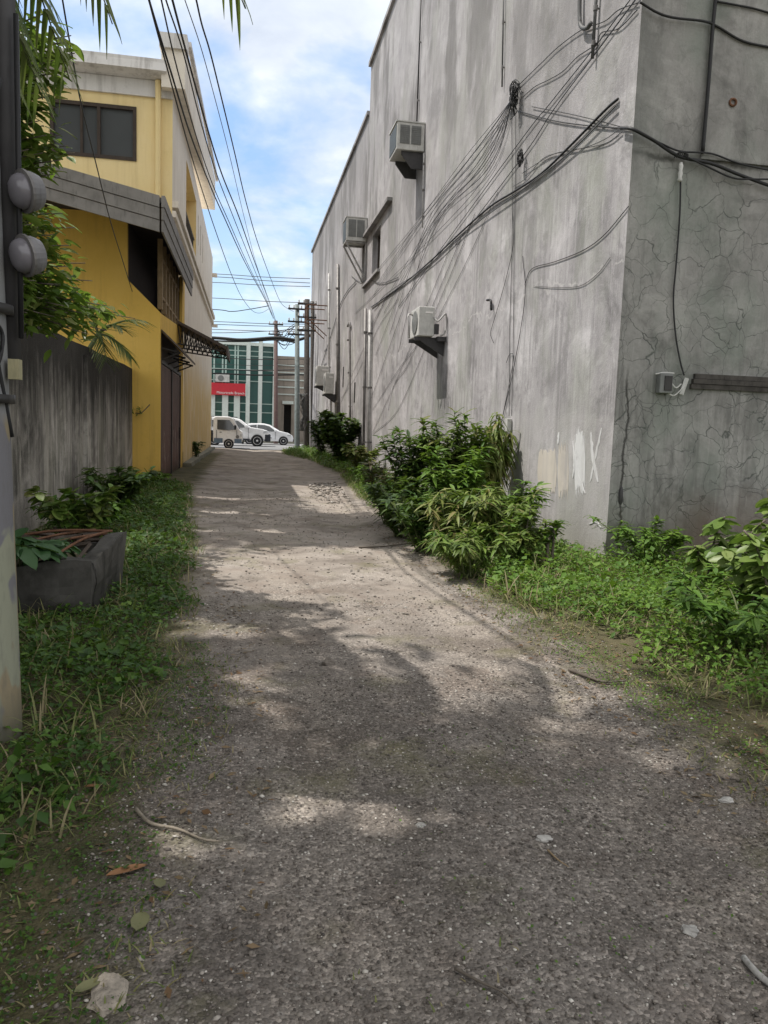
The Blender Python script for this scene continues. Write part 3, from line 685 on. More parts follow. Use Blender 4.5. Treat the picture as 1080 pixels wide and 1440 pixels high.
wall_pipe('drain_pipe', 'curved grey hook pipe high on the wall near the corner', [(816, -40), (815, 22), (818, 38), (826, 39), (831, 32)], .028, M_GREYW, .06, clips=False)
wall_pipe('drain_pipe', 'straight grey pipe beside the hooked one near the corner', [(842, -60), (833, 82)], .022, M_GREYW, .05)
wall_pipe('pipe_stub', 'short dark stub pipe poking out of the wall right of the split air conditioner', [(685, 422), (690, 423), (691, 436)], .022, M_BLACK, .05, clips=False)

# ------------------------------------------------------------------ wires on the wall
def cable(name, label, P, r, mat=M_BLACK, group=None, cat='cable', n=8, k=5):
    o = MB().tube(smooth_path(P, n) if len(P) > 2 else P, r, k).build(name, mat, None, smooth=True)
    return tag(o, label, cat, group)
def wcable(label, pts, r=.007, off=.05, mat=M_BLACK, group=None, name='wall_cable'):
    offs = off if isinstance(off, (list, tuple)) else [off] * len(pts)
    r *= .78
    return cable(name, label, [onW(x, y, max(r + .003, o_ * .38)) for (x, y), o_ in zip(pts, offs)], r, mat, group)
wcable('thick black cable slung along the wall from near the corner down to the pipe pair', [(869, 139), (850, 156), (800, 207), (760, 245), (722, 270), (690, 290), (650, 325), (600, 372), (560, 405), (522, 432)], .022, .07)
wcable('pale cable tied along the underside of the thick black cable', [(866, 149), (800, 215), (722, 276), (650, 329), (600, 375), (545, 412), (525, 434)], .012, .10, M_GREYW)
FAN = 'wires fanning down the concrete wall'
FANL = 'thin dark wire of the fan spreading from the bundle knot down along the wall'
ends = [((512, 402), .0), ((530, 400), .1), ((523, 418), .2), ((548, 470), .3), ((540, 440), .4), ((515, 470), .5), ((528, 500), .55), ((522, 560), .7), ((560, 495), .8), ((500, 440), .85)]
for (ex_, ey_), u in ends:
    mx_, my_ = 655 + 38 * u, 222 + 20 * u + random.uniform(-6, 6)
    qx, qy = 590 + 22 * u + random.uniform(-5, 5), 310 + 30 * u + random.uniform(-6, 6)
    wcable(FANL, [(724, 128), (712 + 6 * u, 150 + 6 * u), (mx_, my_), (qx, qy), (ex_, ey_)], .0065, [.14, .13, .10, .08, .05], M_BLACK if random.random() < .6 else M_GREYW, FAN)
LOW = 'slack wires crossing the lower wall'
LOWL = 'slack grey wire dropping diagonally across the lower wall beside the split air conditioner'
for pts in ([(640, 332), (600, 430), (572, 500), (546, 560), (524, 608)], [(648, 335), (604, 440), (575, 510), (555, 540), (546, 577)], [(668, 300), (628, 400), (596, 470), (560, 520), (524, 576)], [(700, 270), (655, 370), (610, 460), (560, 575), (524, 610)], [(560, 420), (535, 455), (523, 480), (500, 530), (480, 560)], [(545, 412), (520, 470), (498, 520), (480, 565)]):
    wcable(LOWL, pts, .006, .04, M_GREYW, LOW)
TW = 'twin vertical wires under the bundle knot'
TWL = 'thin vertical wire of the pair hanging from the bundle knot down to the junction device'
for dx in (-3, 2): wcable(TWL, [(722 + dx, 135), (723 + dx, 230), (722 + dx * .6, 335), (720 + dx, 460), (718 + dx * .7, 585)], .007, .05, M_GREYW, TW)
wcable('loose wire curling down the wall left of the twin wires', [(720, 290), (722, 340), (712, 390), (698, 440), (690, 468), (694, 482)], .006, .05)
wcable('loose long wire dropping from the twin wires to the bushes', [(735, 360), (738, 420), (722, 520), (706, 590), (698, 640), (694, 665)], .007, .05)
wcable('short doubled wire loop at the foot of the twin wires', [(712, 510), (717, 498), (722, 505), (712, 560), (700, 620), (696, 662)], .006, .05)
# knot of wires
kn = MB(); kc = onW(724, 128, .10)
for i in range(26):
    a0 = random.uniform(0, 6.28); rr = random.uniform(.05, .13)
    P = [kc + WT * (cos(a0 + j * .9) * rr * random.uniform(.6, 1.1)) + Vector((0, 0, sin(a0 + j * .9) * rr * 1.3 * random.uniform(.6, 1.1) - .03 * j * (i % 3))) + WN * random.uniform(-.05, .07) for j in range(6)]
    kn.tube(smooth_path(P, 5), .007, 5)
tag(kn.build('wire_knot', M_BLACK, None, smooth=True), 'tangled black knot of coiled wires high on the concrete wall', 'wire bundle')
kn = MB(); kc = onW(732, 222, .08)
for i in range(9):
    a0 = random.uniform(0, 6.28); rr = random.uniform(.04, .09)
    P = [kc + WT * (cos(a0 + j * 1.1) * rr) + Vector((0, 0, sin(a0 + j * 1.1) * rr * 1.6)) + WN * random.uniform(-.03, .04) for j in range(6)]
    kn.tube(smooth_path(P, 5), .006, 5)
tag(kn.build('wire_knot', M_BLACK, None, smooth=True), 'small loose coil of wire just below the big wire knot', 'wire bundle')
jd = thing('junction_device', 'small white junction device on the twin wires low on the wall', 'junction box', onW(718, 610, .04))
s0, z0 = wsz(719, 600); MB().wbox(s0 - .05, s0 + .05, .01, .09, z0 - .10, z0 + .13).build('housing', M_ACW, jd, bevel=.012)
MB().wbox(s0 - .04, s0 + .04, .02, .08, z0 - .18, z0 - .11).build('connector', M_BLACK, jd)
k = MB()
for q in (-.06, .07): k.tube(smooth_path([W(s0 + q * .3, .05, z0 - .18), W(s0 + q, .05, z0 - .3), W(s0 + q * .8, .05, z0 - .44)]), .005, 5)
k.build_each('lead', M_GREYW, jd)
DIA = 'long wires descending from the roof corner'
DIAL = 'long straight wire slanting down the wall from the roof corner toward the pipe pair'
for a, b in (((892, -8), (560, 432)), ((899, -8), (640, 345))):
    wcable(DIAL, [a, (832, 72), (770, 150), (720, 214), b] if b[0] == 560 else [a, (840, 72), (778, 155), (735, 220), b], .009, .06, M_BLACK, DIA)
wcable('wavy wire from the knot up to the hooked pipe and on to the corner', [(727, 122), (762, 88), (785, 66), (818, 42), (850, 30), (870, 14), (897, 4)], .008, .06)
wcable('wavy lower wire from the knot up across the hooked pipe to the corner', [(736, 136), (752, 122), (772, 112), (792, 100), (812, 80), (838, 62), (846, 46), (870, 40), (896, 14)], .008, .05)
wcable('nearly level wire from the knot across to the corner clamp', [(728, 156), (780, 170), (840, 178), (872, 180), (893, 182)], .010, .05)
wcable('second nearly level wire ending at the corner clamp', [(748, 150), (800, 160), (850, 172), (872, 178), (892, 181)], .007, .06)
wcable('sagging wire from the corner clamp back to the thick black cable', [(868, 184), (850, 196), (820, 208), (780, 216), (752, 232), (734, 244)], .007, .06, M_GREYW)
wcable('lower sagging wire from the corner clamp back to the twin wires', [(874, 186), (850, 202), (800, 212), (765, 222), (740, 250), (722, 262)], .007, .05, M_GREYW)
wcable('single curved wire sweeping across the corner to the lower wall', [(884, 290), (850, 330), (820, 352), (780, 368), (748, 378), (738, 400)], .007, .035)
wcable('faint short curved wire below the sweeping curved wire', [(858, 362), (840, 385), (815, 402), (780, 404), (750, 402)], .005, .03, M_GREYW)
wcable('short messy wire bunch under the small window air conditioner', [(494, 388), (505, 396), (520, 394), (533, 398), (545, 396), (560, 390)], .012, .07)
wcable('thin cable drooping left of the messy bunch toward the far wall', [(500, 396), (488, 410), (478, 430), (466, 470), (450, 520)], .02, .09, M_GREYW)

# things on the shaded front wall ----------------------------------------------
FY = 8.5
def F(x, y, off=.05): return onY(x, y, FY - off)
cable('wall_cable', 'drooping black cable across the top of the shaded front wall', [F(900, 3), F(925, 18), F(948, 25), F(990, 30), F(1010, 38), F(1045, 58), F(1090, 68)], .014)
cable('wall_cable', 'short cable at the very top edge of the front wall', [F(1008, 2), F(1040, 8), F(1060, 12), F(1095, 22)], .012)
cable('wall_cable', 'vertical black cable following the joint of the front wall', [F(1010, -30, .045), F(1003, 30, .045), F(996, 120, .045), F(988, 215, .045)], .022)
cable('service_cable', 'thick twisted service cable from the corner clamp to the insulator and beyond', [onW(873, 180, .05), F(890, 182, .05), F(920, 198, .06), F(955, 220, .07), F(1000, 230, .07), F(1040, 246, .07), F(1095, 266, .07)], .020)
cable('service_cable', 'thinner service cable above the twisted one, past the insulator', [F(893, 184, .07), F(930, 202, .07), F(958, 213, .08), F(1000, 216, .06), F(1040, 230, .06), F(1095, 242, .06)], .011)
cable('service_cable', 'slack service cable crossing below the others right of the insulator', [F(962, 219, .09), F(990, 232, .08), F(1030, 250, .08), F(1060, 252, .08), F(1095, 252, .08)], .011)
ins = thing('insulator', 'small white insulator with wire wraps on the shaded front wall', 'insulator', F(958, 232, .05))
k = MB(); c_ = F(957, 240, .06); k.lathe([(.02, -.12), (.028, -.10), (.02, -.07), (.028, -.03), (.02, 0), (.028, .05), (.015, .09)], c_, (0, 0, 1), 10); k.build('insulator_body', M_ACW, ins, smooth=True)
k = MB()
for i in range(5): k.tube(smooth_path([F(948 + 3 * i, 222, .07), F(956 + 2 * i, 214, .10), F(968, 217 + 2 * i, .09)]), .007, 5)
k.build_each('wire_wrap', M_BLACK, ins)
cable('drop_cable', 'black drop cable hanging from the insulator to the electric box', [F(957, 252, .05), F(956, 300, .04), F(951, 370, .03), F(947, 420, .03), F(950, 470, .03), F(957, 510, .04), F(962, 528, .05)], .010)
bx = thing('electric_box', 'small open grey electric box with loose wires at the end of the plank', 'electric box', F(932, 545, .05))
p0 = F(921, 553, .0); p1 = F(941, 526, .0)
MB().box(p0.x, p1.x, FY - .10, FY - .004, p0.z, p1.z).build('housing', M_ACG, bx, bevel=.01)
MB().box(p0.x + .055, p1.x - .015, FY - .112, FY - .101, p0.z + .03, p1.z - .03).build('cover', M_STEEL, bx)
k = MB()
for pts in ([(940, 532), (950, 545), (958, 540)], [(938, 552), (948, 556), (960, 545), (966, 535)], [(922, 526), (935, 524), (948, 525)]): k.tube(smooth_path([F(x, y, .07) for x, y in pts]), .008, 5)
k.build_each('lead', M_ACW, bx)
k = MB(); k.tube([F(958, 555, .06), F(966, 532, .06)], .028, 4); k.build('tape_strip', M_ACW, bx)
pk = MB(); p0 = F(969, 547, 0); p1 = F(1080, 531, 0)
for i in range(3):
    z0 = p0.z + (p1.z - p0.z) * i / 3; pk.box(p0.x + .02 * i, p1.x + 2.2, FY - .045 - .012 * (i % 2), FY - .004, z0 + .004, z0 + (p1.z - p0.z) / 3)
tag(pk.build('wall_plank', M_POLE, None), 'weathered grey wooden plank fixed level on the shaded front wall', 'plank')
k = MB(); c_ = F(1028, 146, .0); k.lathe([(.045, 0), (.05, .05), (.03, .055), (.028, .0)], c_, (-.1, -1, 0), 14)
tag(k.build('pipe_stub', M_RUST, None, smooth=True), 'rusty round pipe stub high on the shaded front wall', 'pipe')
k = MB(); c_ = F(873, 697, .0); k.blob(c_ + Vector((0, 0, 0)), .03, .03, .11, 3); tag(k.build('bottle', M_BRK, None, smooth=True), 'small dark bottle-shaped fitting stuck in the crack near the corner', 'fitting')

# ------------------------------------------------------------------ left: the low ochre house
HY = 19.55; HX = -2.14
Hs = thing('ochre_house', 'low ochre house with grey fascia roof, gate and canopies facing the lane', 'house', (-5, HY, 0))
k = MB()
k.prism([(-9, HY, -.2), (HX, HY, -.2), (HX, HY, 4.12), (-2.9, HY, 4.85), (-2.9, HY, 6.35), (-9, HY, 6.35)], (0, .16, 0))
GY0, GY1 = 19.75, 25.3
k.box(HX - .16, HX, HY + .16, GY0, -.2, 4.12); k.box(HX - .16, HX, GY1, 26.2, -.2, 4.5)
k.hexa([(HX - .16, GY0, 3.75), (HX, GY0, 3.75), (HX, GY1, 3.75), (HX - .16, GY1, 3.75), (HX - .16, GY0, 4.12), (HX, GY0, 4.12), (HX, GY1, 4.45), (HX - .16, GY1, 4.45)])
k.box(-9, HX - .16, 26.0, 26.2, -.2, 6.0); k.box(-9, -8.85, HY + .16, 26, -.2, 6.0)
k.build('wall', M_YELLOW, Hs)
MB().box(-8.85, HX - .17, HY + .17, 25.9, 3.5, 3.62).build('floor', M_DKWOOD, Hs)
k = MB(); k.box(-3.06, -2.92, HY + .2, 26, 3.63, 6.35); k.build('dark_inner_panel', M_SOFFIT, Hs)
for i in range(7):
    y = HY + .75 + i * .85
    MB().box(HX - .15, HX - .03, y, y + .13, 4.3, 6.0).build('post', M_WOOD, Hs)
k = MB(); k.box(HX - .13, HX - .05, HY + 1, 25.9, 5.5, 5.6); k.box(HX - .13, HX - .05, HY + 1, 25.9, 4.6, 4.66); k.build_each('rail', M_WOOD, Hs)
# roof: rises from the eave over the lane toward a ridge
ey0, ey1, ex, et, eb = 17.25, 25.6, -1.93, 6.2, 5.46
rx, rt = -6.3, 7.12
k = MB(); k.hexa([(rx, ey0 + .06, rt - .12), (ex + .06, ey0 + .06, et - .12), (ex + .06, ey1, et - .12), (rx, ey1, rt - .12), (rx, ey0 + .06, rt - .02), (ex + .06, ey0 + .06, et - .02), (ex + .06, ey1, et - .02), (rx, ey1, rt - .02)])
k.hexa([(rx - 4, ey0 + .06, 6.1), (rx, ey0 + .06, rt - .12), (rx, ey1, rt - .12), (rx - 4, ey1, 6.1), (rx - 4, ey0 + .06, 6.2), (rx, ey0 + .06, rt - .02), (rx, ey1, rt - .02), (rx - 4, ey1, 6.2)])
Rf = k.build('roof', M_ROOFT, Hs)
k = MB(); fh = (et - eb)
for i in range(3):
    u0 = i / 3 * fh; u1 = (i + 1) / 3 * fh - .015; d_ = .03 * (2 - i) * .6
    k.hexa([(rx, ey0 - d_, rt - u1), (ex + .02, ey0 - d_, et - u1), (ex + .02, ey0 + .055, et - u1), (rx, ey0 + .055, rt - u1), (rx, ey0 - d_, rt - u0), (ex + .02, ey0 - d_, et - u0), (ex + .02, ey0 + .055, et - u0), (rx, ey0 + .055, rt - u0)])
    k.hexa([(ex + .06, ey0 - d_, et - u1), (ex + .10 + d_, ey0 - d_, et - u1), (ex + .10 + d_, ey1, et - u1), (ex + .06, ey1, et - u1), (ex + .06, ey0 - d_, et - u0), (ex + .10 + d_, ey0 - d_, et - u0), (ex + .10 + d_, ey1, et - u0), (ex + .06, ey1, et - u0)])
k.build_each('fascia', M_ROOF, Rf)
k = MB()
for (xa, za, xb, zb) in ((-9, 6.36, -3.1, 6.36), (-3.1, 6.30, ex + .05, 6.02)):
    k.hexa([(xa, ey0 + .06, za), (xb, ey0 + .06, zb), (xb, ey1, zb), (xa, ey1, za), (xa, ey0 + .06, za + .03), (xb, ey0 + .06, zb + .03), (xb, ey1, zb + .03), (xa, ey1, za + .03)])
k.build('soffit', M_SOFFIT, Rf)
MB().box(-2.91, HX - .17, 25.80, 25.95, 3.63, 6.3).build('dark_inner_panel', M_SOFFIT, Hs)  # added dark panel over the back wall; interior shade put into its colour
# gate
gt = MB(); gt.box(HX - .10, HX - .04, GY0 + .05, GY1 - .05, .04, 2.95)
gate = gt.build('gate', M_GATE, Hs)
k = MB()
for i in range(28):
    y = GY0 + .1 + i * (GY1 - GY0 - .2) / 28; k.box(HX - .038, HX - .018, y, y + .10, .08, 2.9)
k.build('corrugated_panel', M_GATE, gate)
k = MB(); k.box(HX - .05, HX + .01, GY0, GY0 + .06, 0, 3.0); k.box(HX - .05, HX + .01, GY1 - .06, GY1, 0, 3.0); k.box(HX - .05, HX + .012, (GY0 + GY1) / 2 - .05, (GY0 + GY1) / 2 + .05, 0, 2.95); k.box(HX - .05, HX + .008, GY0, GY1, 2.95, 3.05); k.build_each('gate_frame', M_STEEL, gate)
k = MB(); k.tube([(HX + .06, 24.4, 1.0), (HX + .06, 24.4, 1.35)], .03, 6); k.build('handle', M_STEEL, gate)
MB().box(HX - .12, HX - .05, GY0, GY1, 3.06, 3.74).build('transom_board', M_DKWOOD, Hs)
c1 = MB().hexa([(HX + .01, 19.7, 3.7), (-1.62, 19.7, 3.22), (-1.62, 24.2, 3.22), (HX + .01, 24.2, 3.7), (HX + .01, 19.7, 3.75), (-1.62, 19.7, 3.28), (-1.62, 24.2, 3.28), (HX + .01, 24.2, 3.75)]).build('gate_canopy', M_CANOPY, Hs)
k = MB()
for y in (19.8, 21.3, 22.8, 24.1): k.tube([(HX + .01, y, 3.3), (-1.68, y, 3.2)], .025, 5); k.tube([(HX + .01, y, 3.02), (-1.72, y, 3.2)], .02, 5)
k.build_each('strut', M_STEEL, c1)
c2 = MB().hexa([(HX + .01, 23.9, 4.42), (-.66, 23.9, 3.70), (-.66, 26.8, 3.70), (HX + .01, 26.8, 4.42), (HX + .01, 23.9, 4.50), (-.66, 23.9, 3.80), (-.66, 26.8, 3.80), (HX + .01, 26.8, 4.50)]).build('lane_canopy', M_CANOPY, Hs)
k = MB()
k.box(-.70, -.655, 23.88, 26.82, 3.55, 3.83)
k.build('canopy_fascia', M_CANOPY, c2)
for y in (23.95, 25.3, 26.7):
    k = MB()
    a_ = lambda u: Vector((HX + .02 + (HX * -1 - .68) * u, y, 4.40 - .70 * u)); b_ = lambda u: Vector((HX + .02 + (HX * -1 - .68) * u, y, 3.82 - .16 * u))
    k.tube([b_(0), b_(.97)], .022, 5)
    for i in range(9): k.tube([a_(i / 9), b_(i / 9 + .05)], .014, 4); k.tube([b_(i / 9 + .05), a_(i / 9 + .11)], .014, 4)
    k.build('truss', M_STEEL, c2)
# plant growing out of the house wall
pl = thing('wall_weed', 'little weed sprouting from a cracked ledge on the ochre wall', 'plant', onY(192, 582, HY))
k = MB(); q0 = onY(191, 581, HY - .02)
k.tube(smooth_path([q0, q0 + Vector((.12, -.12, .0)), q0 + Vector((.2, -.12, .06)), q0 + Vector((.34, -.1, .22))]), .012, 5)
k.build('stem', M_BARK, pl)
n_ = 26; P = np.array(q0) + rng.normal(0, .07, (n_, 3)) + np.array([.06, -.1, .05])
leaves('foliage', P, rng.normal(0, 1, (n_, 3)), rng.normal(0, 1, (n_, 3)) + [0, 0, 2], .09, .04, L_MANGO, pl)

# ------------------------------------------------------------------ left: the tall yellow and cream building
TY, TX, TE = 22.15, -2.12, 45.0
T = thing('apartment_building', 'tall pale yellow building with a cream lane side and projecting white parapet', 'building', (-6, 30, 0))
k = grid_wall([-9, TX], [6.45, 10.9], [(onY(70, 150, TY).x, onY(192, 150, TY).x, 8.35, 9.72)], lambda u, v: (u, TY, v))
wh = (onY(70, 150, TY).x, onY(192, 150, TY).x, 8.35, 9.72)
reveal(k, wh, lambda u, v: (u, TY, v), lambda u, v: (u, TY + .14, v))
k.build('front_wall', M_YELLOWUP, T)
rec = (26.7, 31.5, 7.75, 9.95)
slits = [(32.6, 32.95, 8.6, 9.75), (34.0, 34.4, 8.5, 9.7), (35.6, 36.0, 8.5, 9.7)]
f0 = lambda u, v: (TX, u, v); f1 = lambda u, v: (TX - 1.3, u, v); f2 = lambda u, v: (TX - .25, u, v)
k = grid_wall([26.2, TE], [-.2, 3, 7, 10.6], [rec] + slits, f0)
k.poly([(TX, TY, 6.3), (TX, 26.2, 6.3), (TX, 26.2, 10.6), (TX, TY, 10.6)])
k.poly([(TX, TE, -.2), (-9, TE, -.2), (-9, TE, 10.6), (TX, TE, 10.6)])
k.poly([(TX, TY, 10.61), (-9, TY, 10.61), (-9, TE, 10.61), (TX, TE, 10.61)])
for h in slits: reveal(k, h, f0, f2)
k.build('lane_wall', M_CREAM, T)
k = MB(); reveal(k, rec, f0, f1); k.poly([f1(rec[0], rec[2]), f1(rec[1], rec[2]), f1(rec[1], rec[3]), f1(rec[0], rec[3])]); k.build('balcony', M_YELLOWUP, T)
k = MB()
for i in range(9): k.tube([(TX - .08, rec[0] + .3 + i * .5, rec[2]), (TX - .08, rec[0] + .3 + i * .5, rec[2] + .75)], .02, 5)
k.tube([(TX - .08, rec[0], rec[2] + .76), (TX - .08, rec[1], rec[2] + .76)], .03, 5); k.build('balcony_rail', M_STEEL, T)
for h in slits:
    MB().poly([f2(h[0], h[2]), f2(h[1], h[2]), f2(h[1], h[3]), f2(h[0], h[3])]).build('slit_window', M_GLASS, T)
# window on the front wall
u0, u1, v0, v1 = wh
k = MB()
for (a, b, c0, d0) in ((u0, u1, v0, v0 + .09), (u0, u1, v1 - .09, v1), (u0, u0 + .09, v0 + .09, v1 - .09), (u1 - .09, u1, v0 + .09, v1 - .09), ((u0 + u1) / 2 - .04 + .13, (u0 + u1) / 2 + .04 + .13, v0 + .09, v1 - .09), (u0 + .75, u0 + .81, v0 + .09, v1 - .09)):
    k.box(a, b, TY - .03, TY + .10, c0, d0)
wf = k.build('window', M_DKWOOD, T)
MB().box(u0 + .09, u1 - .09, TY + .05, TY + .07, v0 + .09, v1 - .09).build('pane', glass('grey_window_glass', (.07, .075, .078), .3, .4), wf)
# gutter and fascia on the front
k = MB(); k.prism([(-9, TY - .45, 10.72), (-9, TY - .5, 10.5), (-9, TY - .25, 10.42), (-9, TY, 10.42), (-9, TY, 10.80), (-9, TY - .45, 10.80)], (9 + TX - .12, 0, 0)); k.build('gutter', M_WHITE, T)
MB().box(-9, TX + .002, TY - .07, TY - .002, 10.0, 10.41).build('fascia', M_WHITE, T)
k = MB(); xd = onY(223, 140, TY).x; k.tube([(xd, TY - .12, 10.4), (xd, TY - .09, 10.0), (xd, TY - .09, 7.0)], .075, 8); k.build('downspout', M_YELLOWUP, T)
# parapet block along the lane side
pa = lambda y, z0, z1: None
k = MB(); y0, y1 = 21.75, 38.3
k.hexa([(TX - .25, y0, 10.15), (-1.78, y0, 10.15), (-1.72, y1, 11.45), (TX - .2, y1, 11.45), (TX - .25, y0, 11.35), (-1.78, y0, 11.35), (-1.72, y1, 12.75), (TX - .2, y1, 12.75)])
k.build('parapet', M_CREAM, T)
k = MB(); k.hexa([(TX - .30, y0 - .08, 11.1), (-1.72, y0 - .08, 11.1), (-1.72, y0 + .45, 11.14), (TX - .30, y0 + .45, 11.14), (TX - .30, y0 - .08, 11.46), (-1.72, y0 - .08, 11.46), (-1.72, y0 + .45, 11.5), (TX - .30, y0 + .45, 11.5)])
k.hexa([(-1.77, y0 + .5, 11.42), (-1.66, y0 + .5, 11.42), (-1.60, y1 + .2, 12.8), (-1.71, y1 + .2, 12.8), (-1.77, y0 + .5, 11.55), (-1.66, y0 + .5, 11.55), (-1.60, y1 + .2, 12.95), (-1.71, y1 + .2, 12.95)])
k.build('parapet_cap', M_WHITE, T)
k = MB()
for z_, d_ in ((7.25, .16), (7.0, .10)): k.box(TX, TX + d_, TY - .02, TE + .1, z_, z_ + .16)
k.box(TX, TX + .3, TE - .25, TE + .3, 6.85, 6.97); k.box(TX, TX + .25, TE - .2, TE + .3, 9.6, 9.75)
k.build_each('cornice', M_CREAM, T)
MB().box(TX - .06, TX + .02, 25.2, 26.15, 4.5, 6.0).build('painted_strip', M_YELLOW, T)

# ------------------------------------------------------------------ left: garden wall, planter, pole
GW = MB(); GX = -2.78
n_ = 30
for i in range(n_):
    ya = 1.0 + (19.5 - 1.0) * i / n_; yb = 1.0 + (19.5 - 1.0) * (i + 1) / n_
    za = 2.76 + .03 * mnoise.noise(Vector((ya * .8, 0, 0))); zb = 2.76 + .03 * mnoise.noise(Vector((yb * .8, 0, 0)))
    GW.hexa([(GX - .18, ya, -.2), (GX, ya, -.2), (GX, yb, -.2), (GX - .18, yb, -.2), (GX - .18, ya, za), (GX, ya, za), (GX, yb, zb), (GX - .18, yb, zb)])
gw = thing('garden_wall', 'tall soot-streaked grey garden wall beside the lane', 'wall', (GX, 10, 0))
GW.build('wall_body', M_GARDEN, gw)
MB().box(GX + .002, GX + .06, 13.9, 14.9, 0, 2.6).build('pilaster', M_GARDEN, gw)

pb = thing('concrete_planter', 'broken dark concrete planter box filled with rubbish in front of the garden wall', 'planter', (-1.6, 6.6, 0))
px0, px1, py0, py1 = -2.05, -1.17, 6.05, 7.1
k = MB(); k.box(px0, px1, py0, py0 + .12, -.05, .47); k.box(px0, px0 + .12, py0 + .12, py1 - .1, -.05, .45)
k.hexa([(px1 - .12, py0 + .16, -.05), (px1, py0 + .16, -.05), (px1 + .05, py1, -.05), (px1 - .08, py1, -.05), (px1 - .12, py0 + .16, .43), (px1, py0 + .16, .43), (px1 + .09, py1, .55), (px1 - .03, py1, .55)])
k.box(px0 + .12, px1 - .1, py1 - .1, py1, -.05, .45)
bw = k.build('box_wall', M_CONC, pb)
import bmesh
bm = bmesh.new(); bm.from_mesh(bw.data); bmesh.ops.subdivide_edges(bm, edges=bm.edges, cuts=7, use_grid_fill=True)
for v_ in bm.verts:
    q_ = v_.co * 1.0; d_ = Vector((mnoise.noise(q_ * 5 + Vector((3, 1, 1))), mnoise.noise(q_ * 5 + Vector((9, 4, 1))), mnoise.noise(q_ * 5 + Vector((1, 8, 6)))))
    d2 = Vector((mnoise.noise(q_ * 17), mnoise.noise(q_ * 17 + Vector((5, 0, 0))), mnoise.noise(q_ * 17 + Vector((0, 5, 0)))))
    v_.co += d_ * .028 + d2 * .012
    if v_.co.z > .38: v_.co.z -= max(0, mnoise.noise(q_ * 3.3 + Vector((0, 0, 4)))) * .12
bm.to_mesh(bw.data); bm.free()
MB().box(px0 + .12, px1 - .12, py0 + .12, py1 - .1, 0, .37).build('soil_fill', M_SOIL, pb)
k = MB()
for (a, b) in (((-1.9, 6.2, .50), (-1.35, 7.2, .55)), ((-1.7, 6.12, .50), (-1.2, 6.9, .56)), ((-1.45, 6.1, .49), (-1.16, 6.75, .60)), ((-2.0, 6.9, .52), (-1.15, 6.9, .58))):
    k.tube(smooth_path([Vector(a), Vector(a).lerp(Vector(b), .5) + Vector((0, 0, .03)), Vector(b)]), .012, 5)
tag(k.build('rusty_bars', M_RUST, None, smooth=True), 'bent rusty bars lying over the concrete planter', 'scrap metal')
k = MB()
for i in range(34):
    c_ = Vector((random.uniform(-1.9, -1.25), random.uniform(6.35, 7.3), .46 + random.uniform(0, .08)))
    a_ = random.uniform(0, 3); d_ = Vector((cos(a_), sin(a_), random.uniform(-.2, .3))) * random.uniform(.06, .16)
    k.tube([c_ - d_, c_ + d_], random.uniform(.01, .03), 4)
tag(k.build('rubbish_heap', M_DKWOOD, None), 'heap of dark broken rubbish in the back of the concrete planter', 'rubbish')

m, t = new_mat('camouflage_painted_pole'); p = t.pos(); z = t.sep(p)[2]
n_a = t.noise(t.map(p, (2.0, 2.0, 1.2)), 1.6, 3, .5, .5); n_b = t.noise(t.map(p, (2, 2, 1.0), (5, 5, 3)), 1.5, 3, .5, .4)
pc = t.mix(t.step(n_a, .50, .53), (.27, .275, .205), (.17, .165, .175)); pc = t.mix(t.step(n_b, .55, .57), pc, (.26, .215, .14))
pc = t.mix(t.step(z, 1.5, 1.56), pc, (.22, .22, .22))
fn = t.noise(t.map(p, (4, 4, 1)), 9, 6, .7); pc = t.mix(t.m('MULTIPLY', t.step(fn, .5, .75), .4), pc, (.12, .115, .10))
pc = t.mix(t.step(z, .28, .05), pc, (.11, .105, .075))
M_CAMO = finish(m, t, pc, .85, t.bump(fn, .3, .01), spec=.2)
PX, PY = -1.215, 3.78
up_ = thing('utility_pole', 'near concrete utility pole with camouflage-painted foot and electric meters', 'utility pole', (PX, PY, 0))
k = MB(); k.tube([(PX, PY, -.3), (PX, PY, .0), (PX - .03, PY, 4.0), (PX - .06, PY, 9.0)], [.168, .165, .115, .09], 24); k.build('shaft', M_CAMO, up_, smooth=True)
k = MB()
k.tube([(PX + .115, PY + .10, 1.75), (PX + .115, PY + .10, 4.6)], .05, 8); k.build('conduit', M_BRK, up_, smooth=True)
k = MB(); k.tube([(PX + .18, PY + .05, 1.9), (PX + .18, PY + .05, 3.3)], .012, 6); k.tube(smooth_path([(PX + .13, PY - .02, 3.0), (PX + .03, PY - .14, 2.4), (PX + .1, PY - .1, 1.9), (PX + .14, PY + .02, 1.45)]), .012, 5)
k.tube(smooth_path([(PX - .05, PY - .15, 1.93), (PX + .08, PY - .13, 1.97), (PX + .13, PY - .05, 1.9), (PX + .10, PY - .1, 1.74), (PX, PY - .15, 1.8), (PX - .08, PY - .14, 1.93)]), .009, 5)
k.build_each('loose_cable', M_BLACK, up_, smooth=True)
k = MB(); k.box(PX + .145, PX + .19, PY - .04, PY + .02, 1.71, 1.80); k.build('clip_box', plain('yellowed_plastic', (.33, .30, .18), .6), up_)
k = MB()
for z_ in (1.62, 2.02): k.tube([(PX, PY, z_ - .02), (PX, PY, z_ + .02)], .158, 20)
k.build_each('strap', M_STEEL, up_, smooth=True)
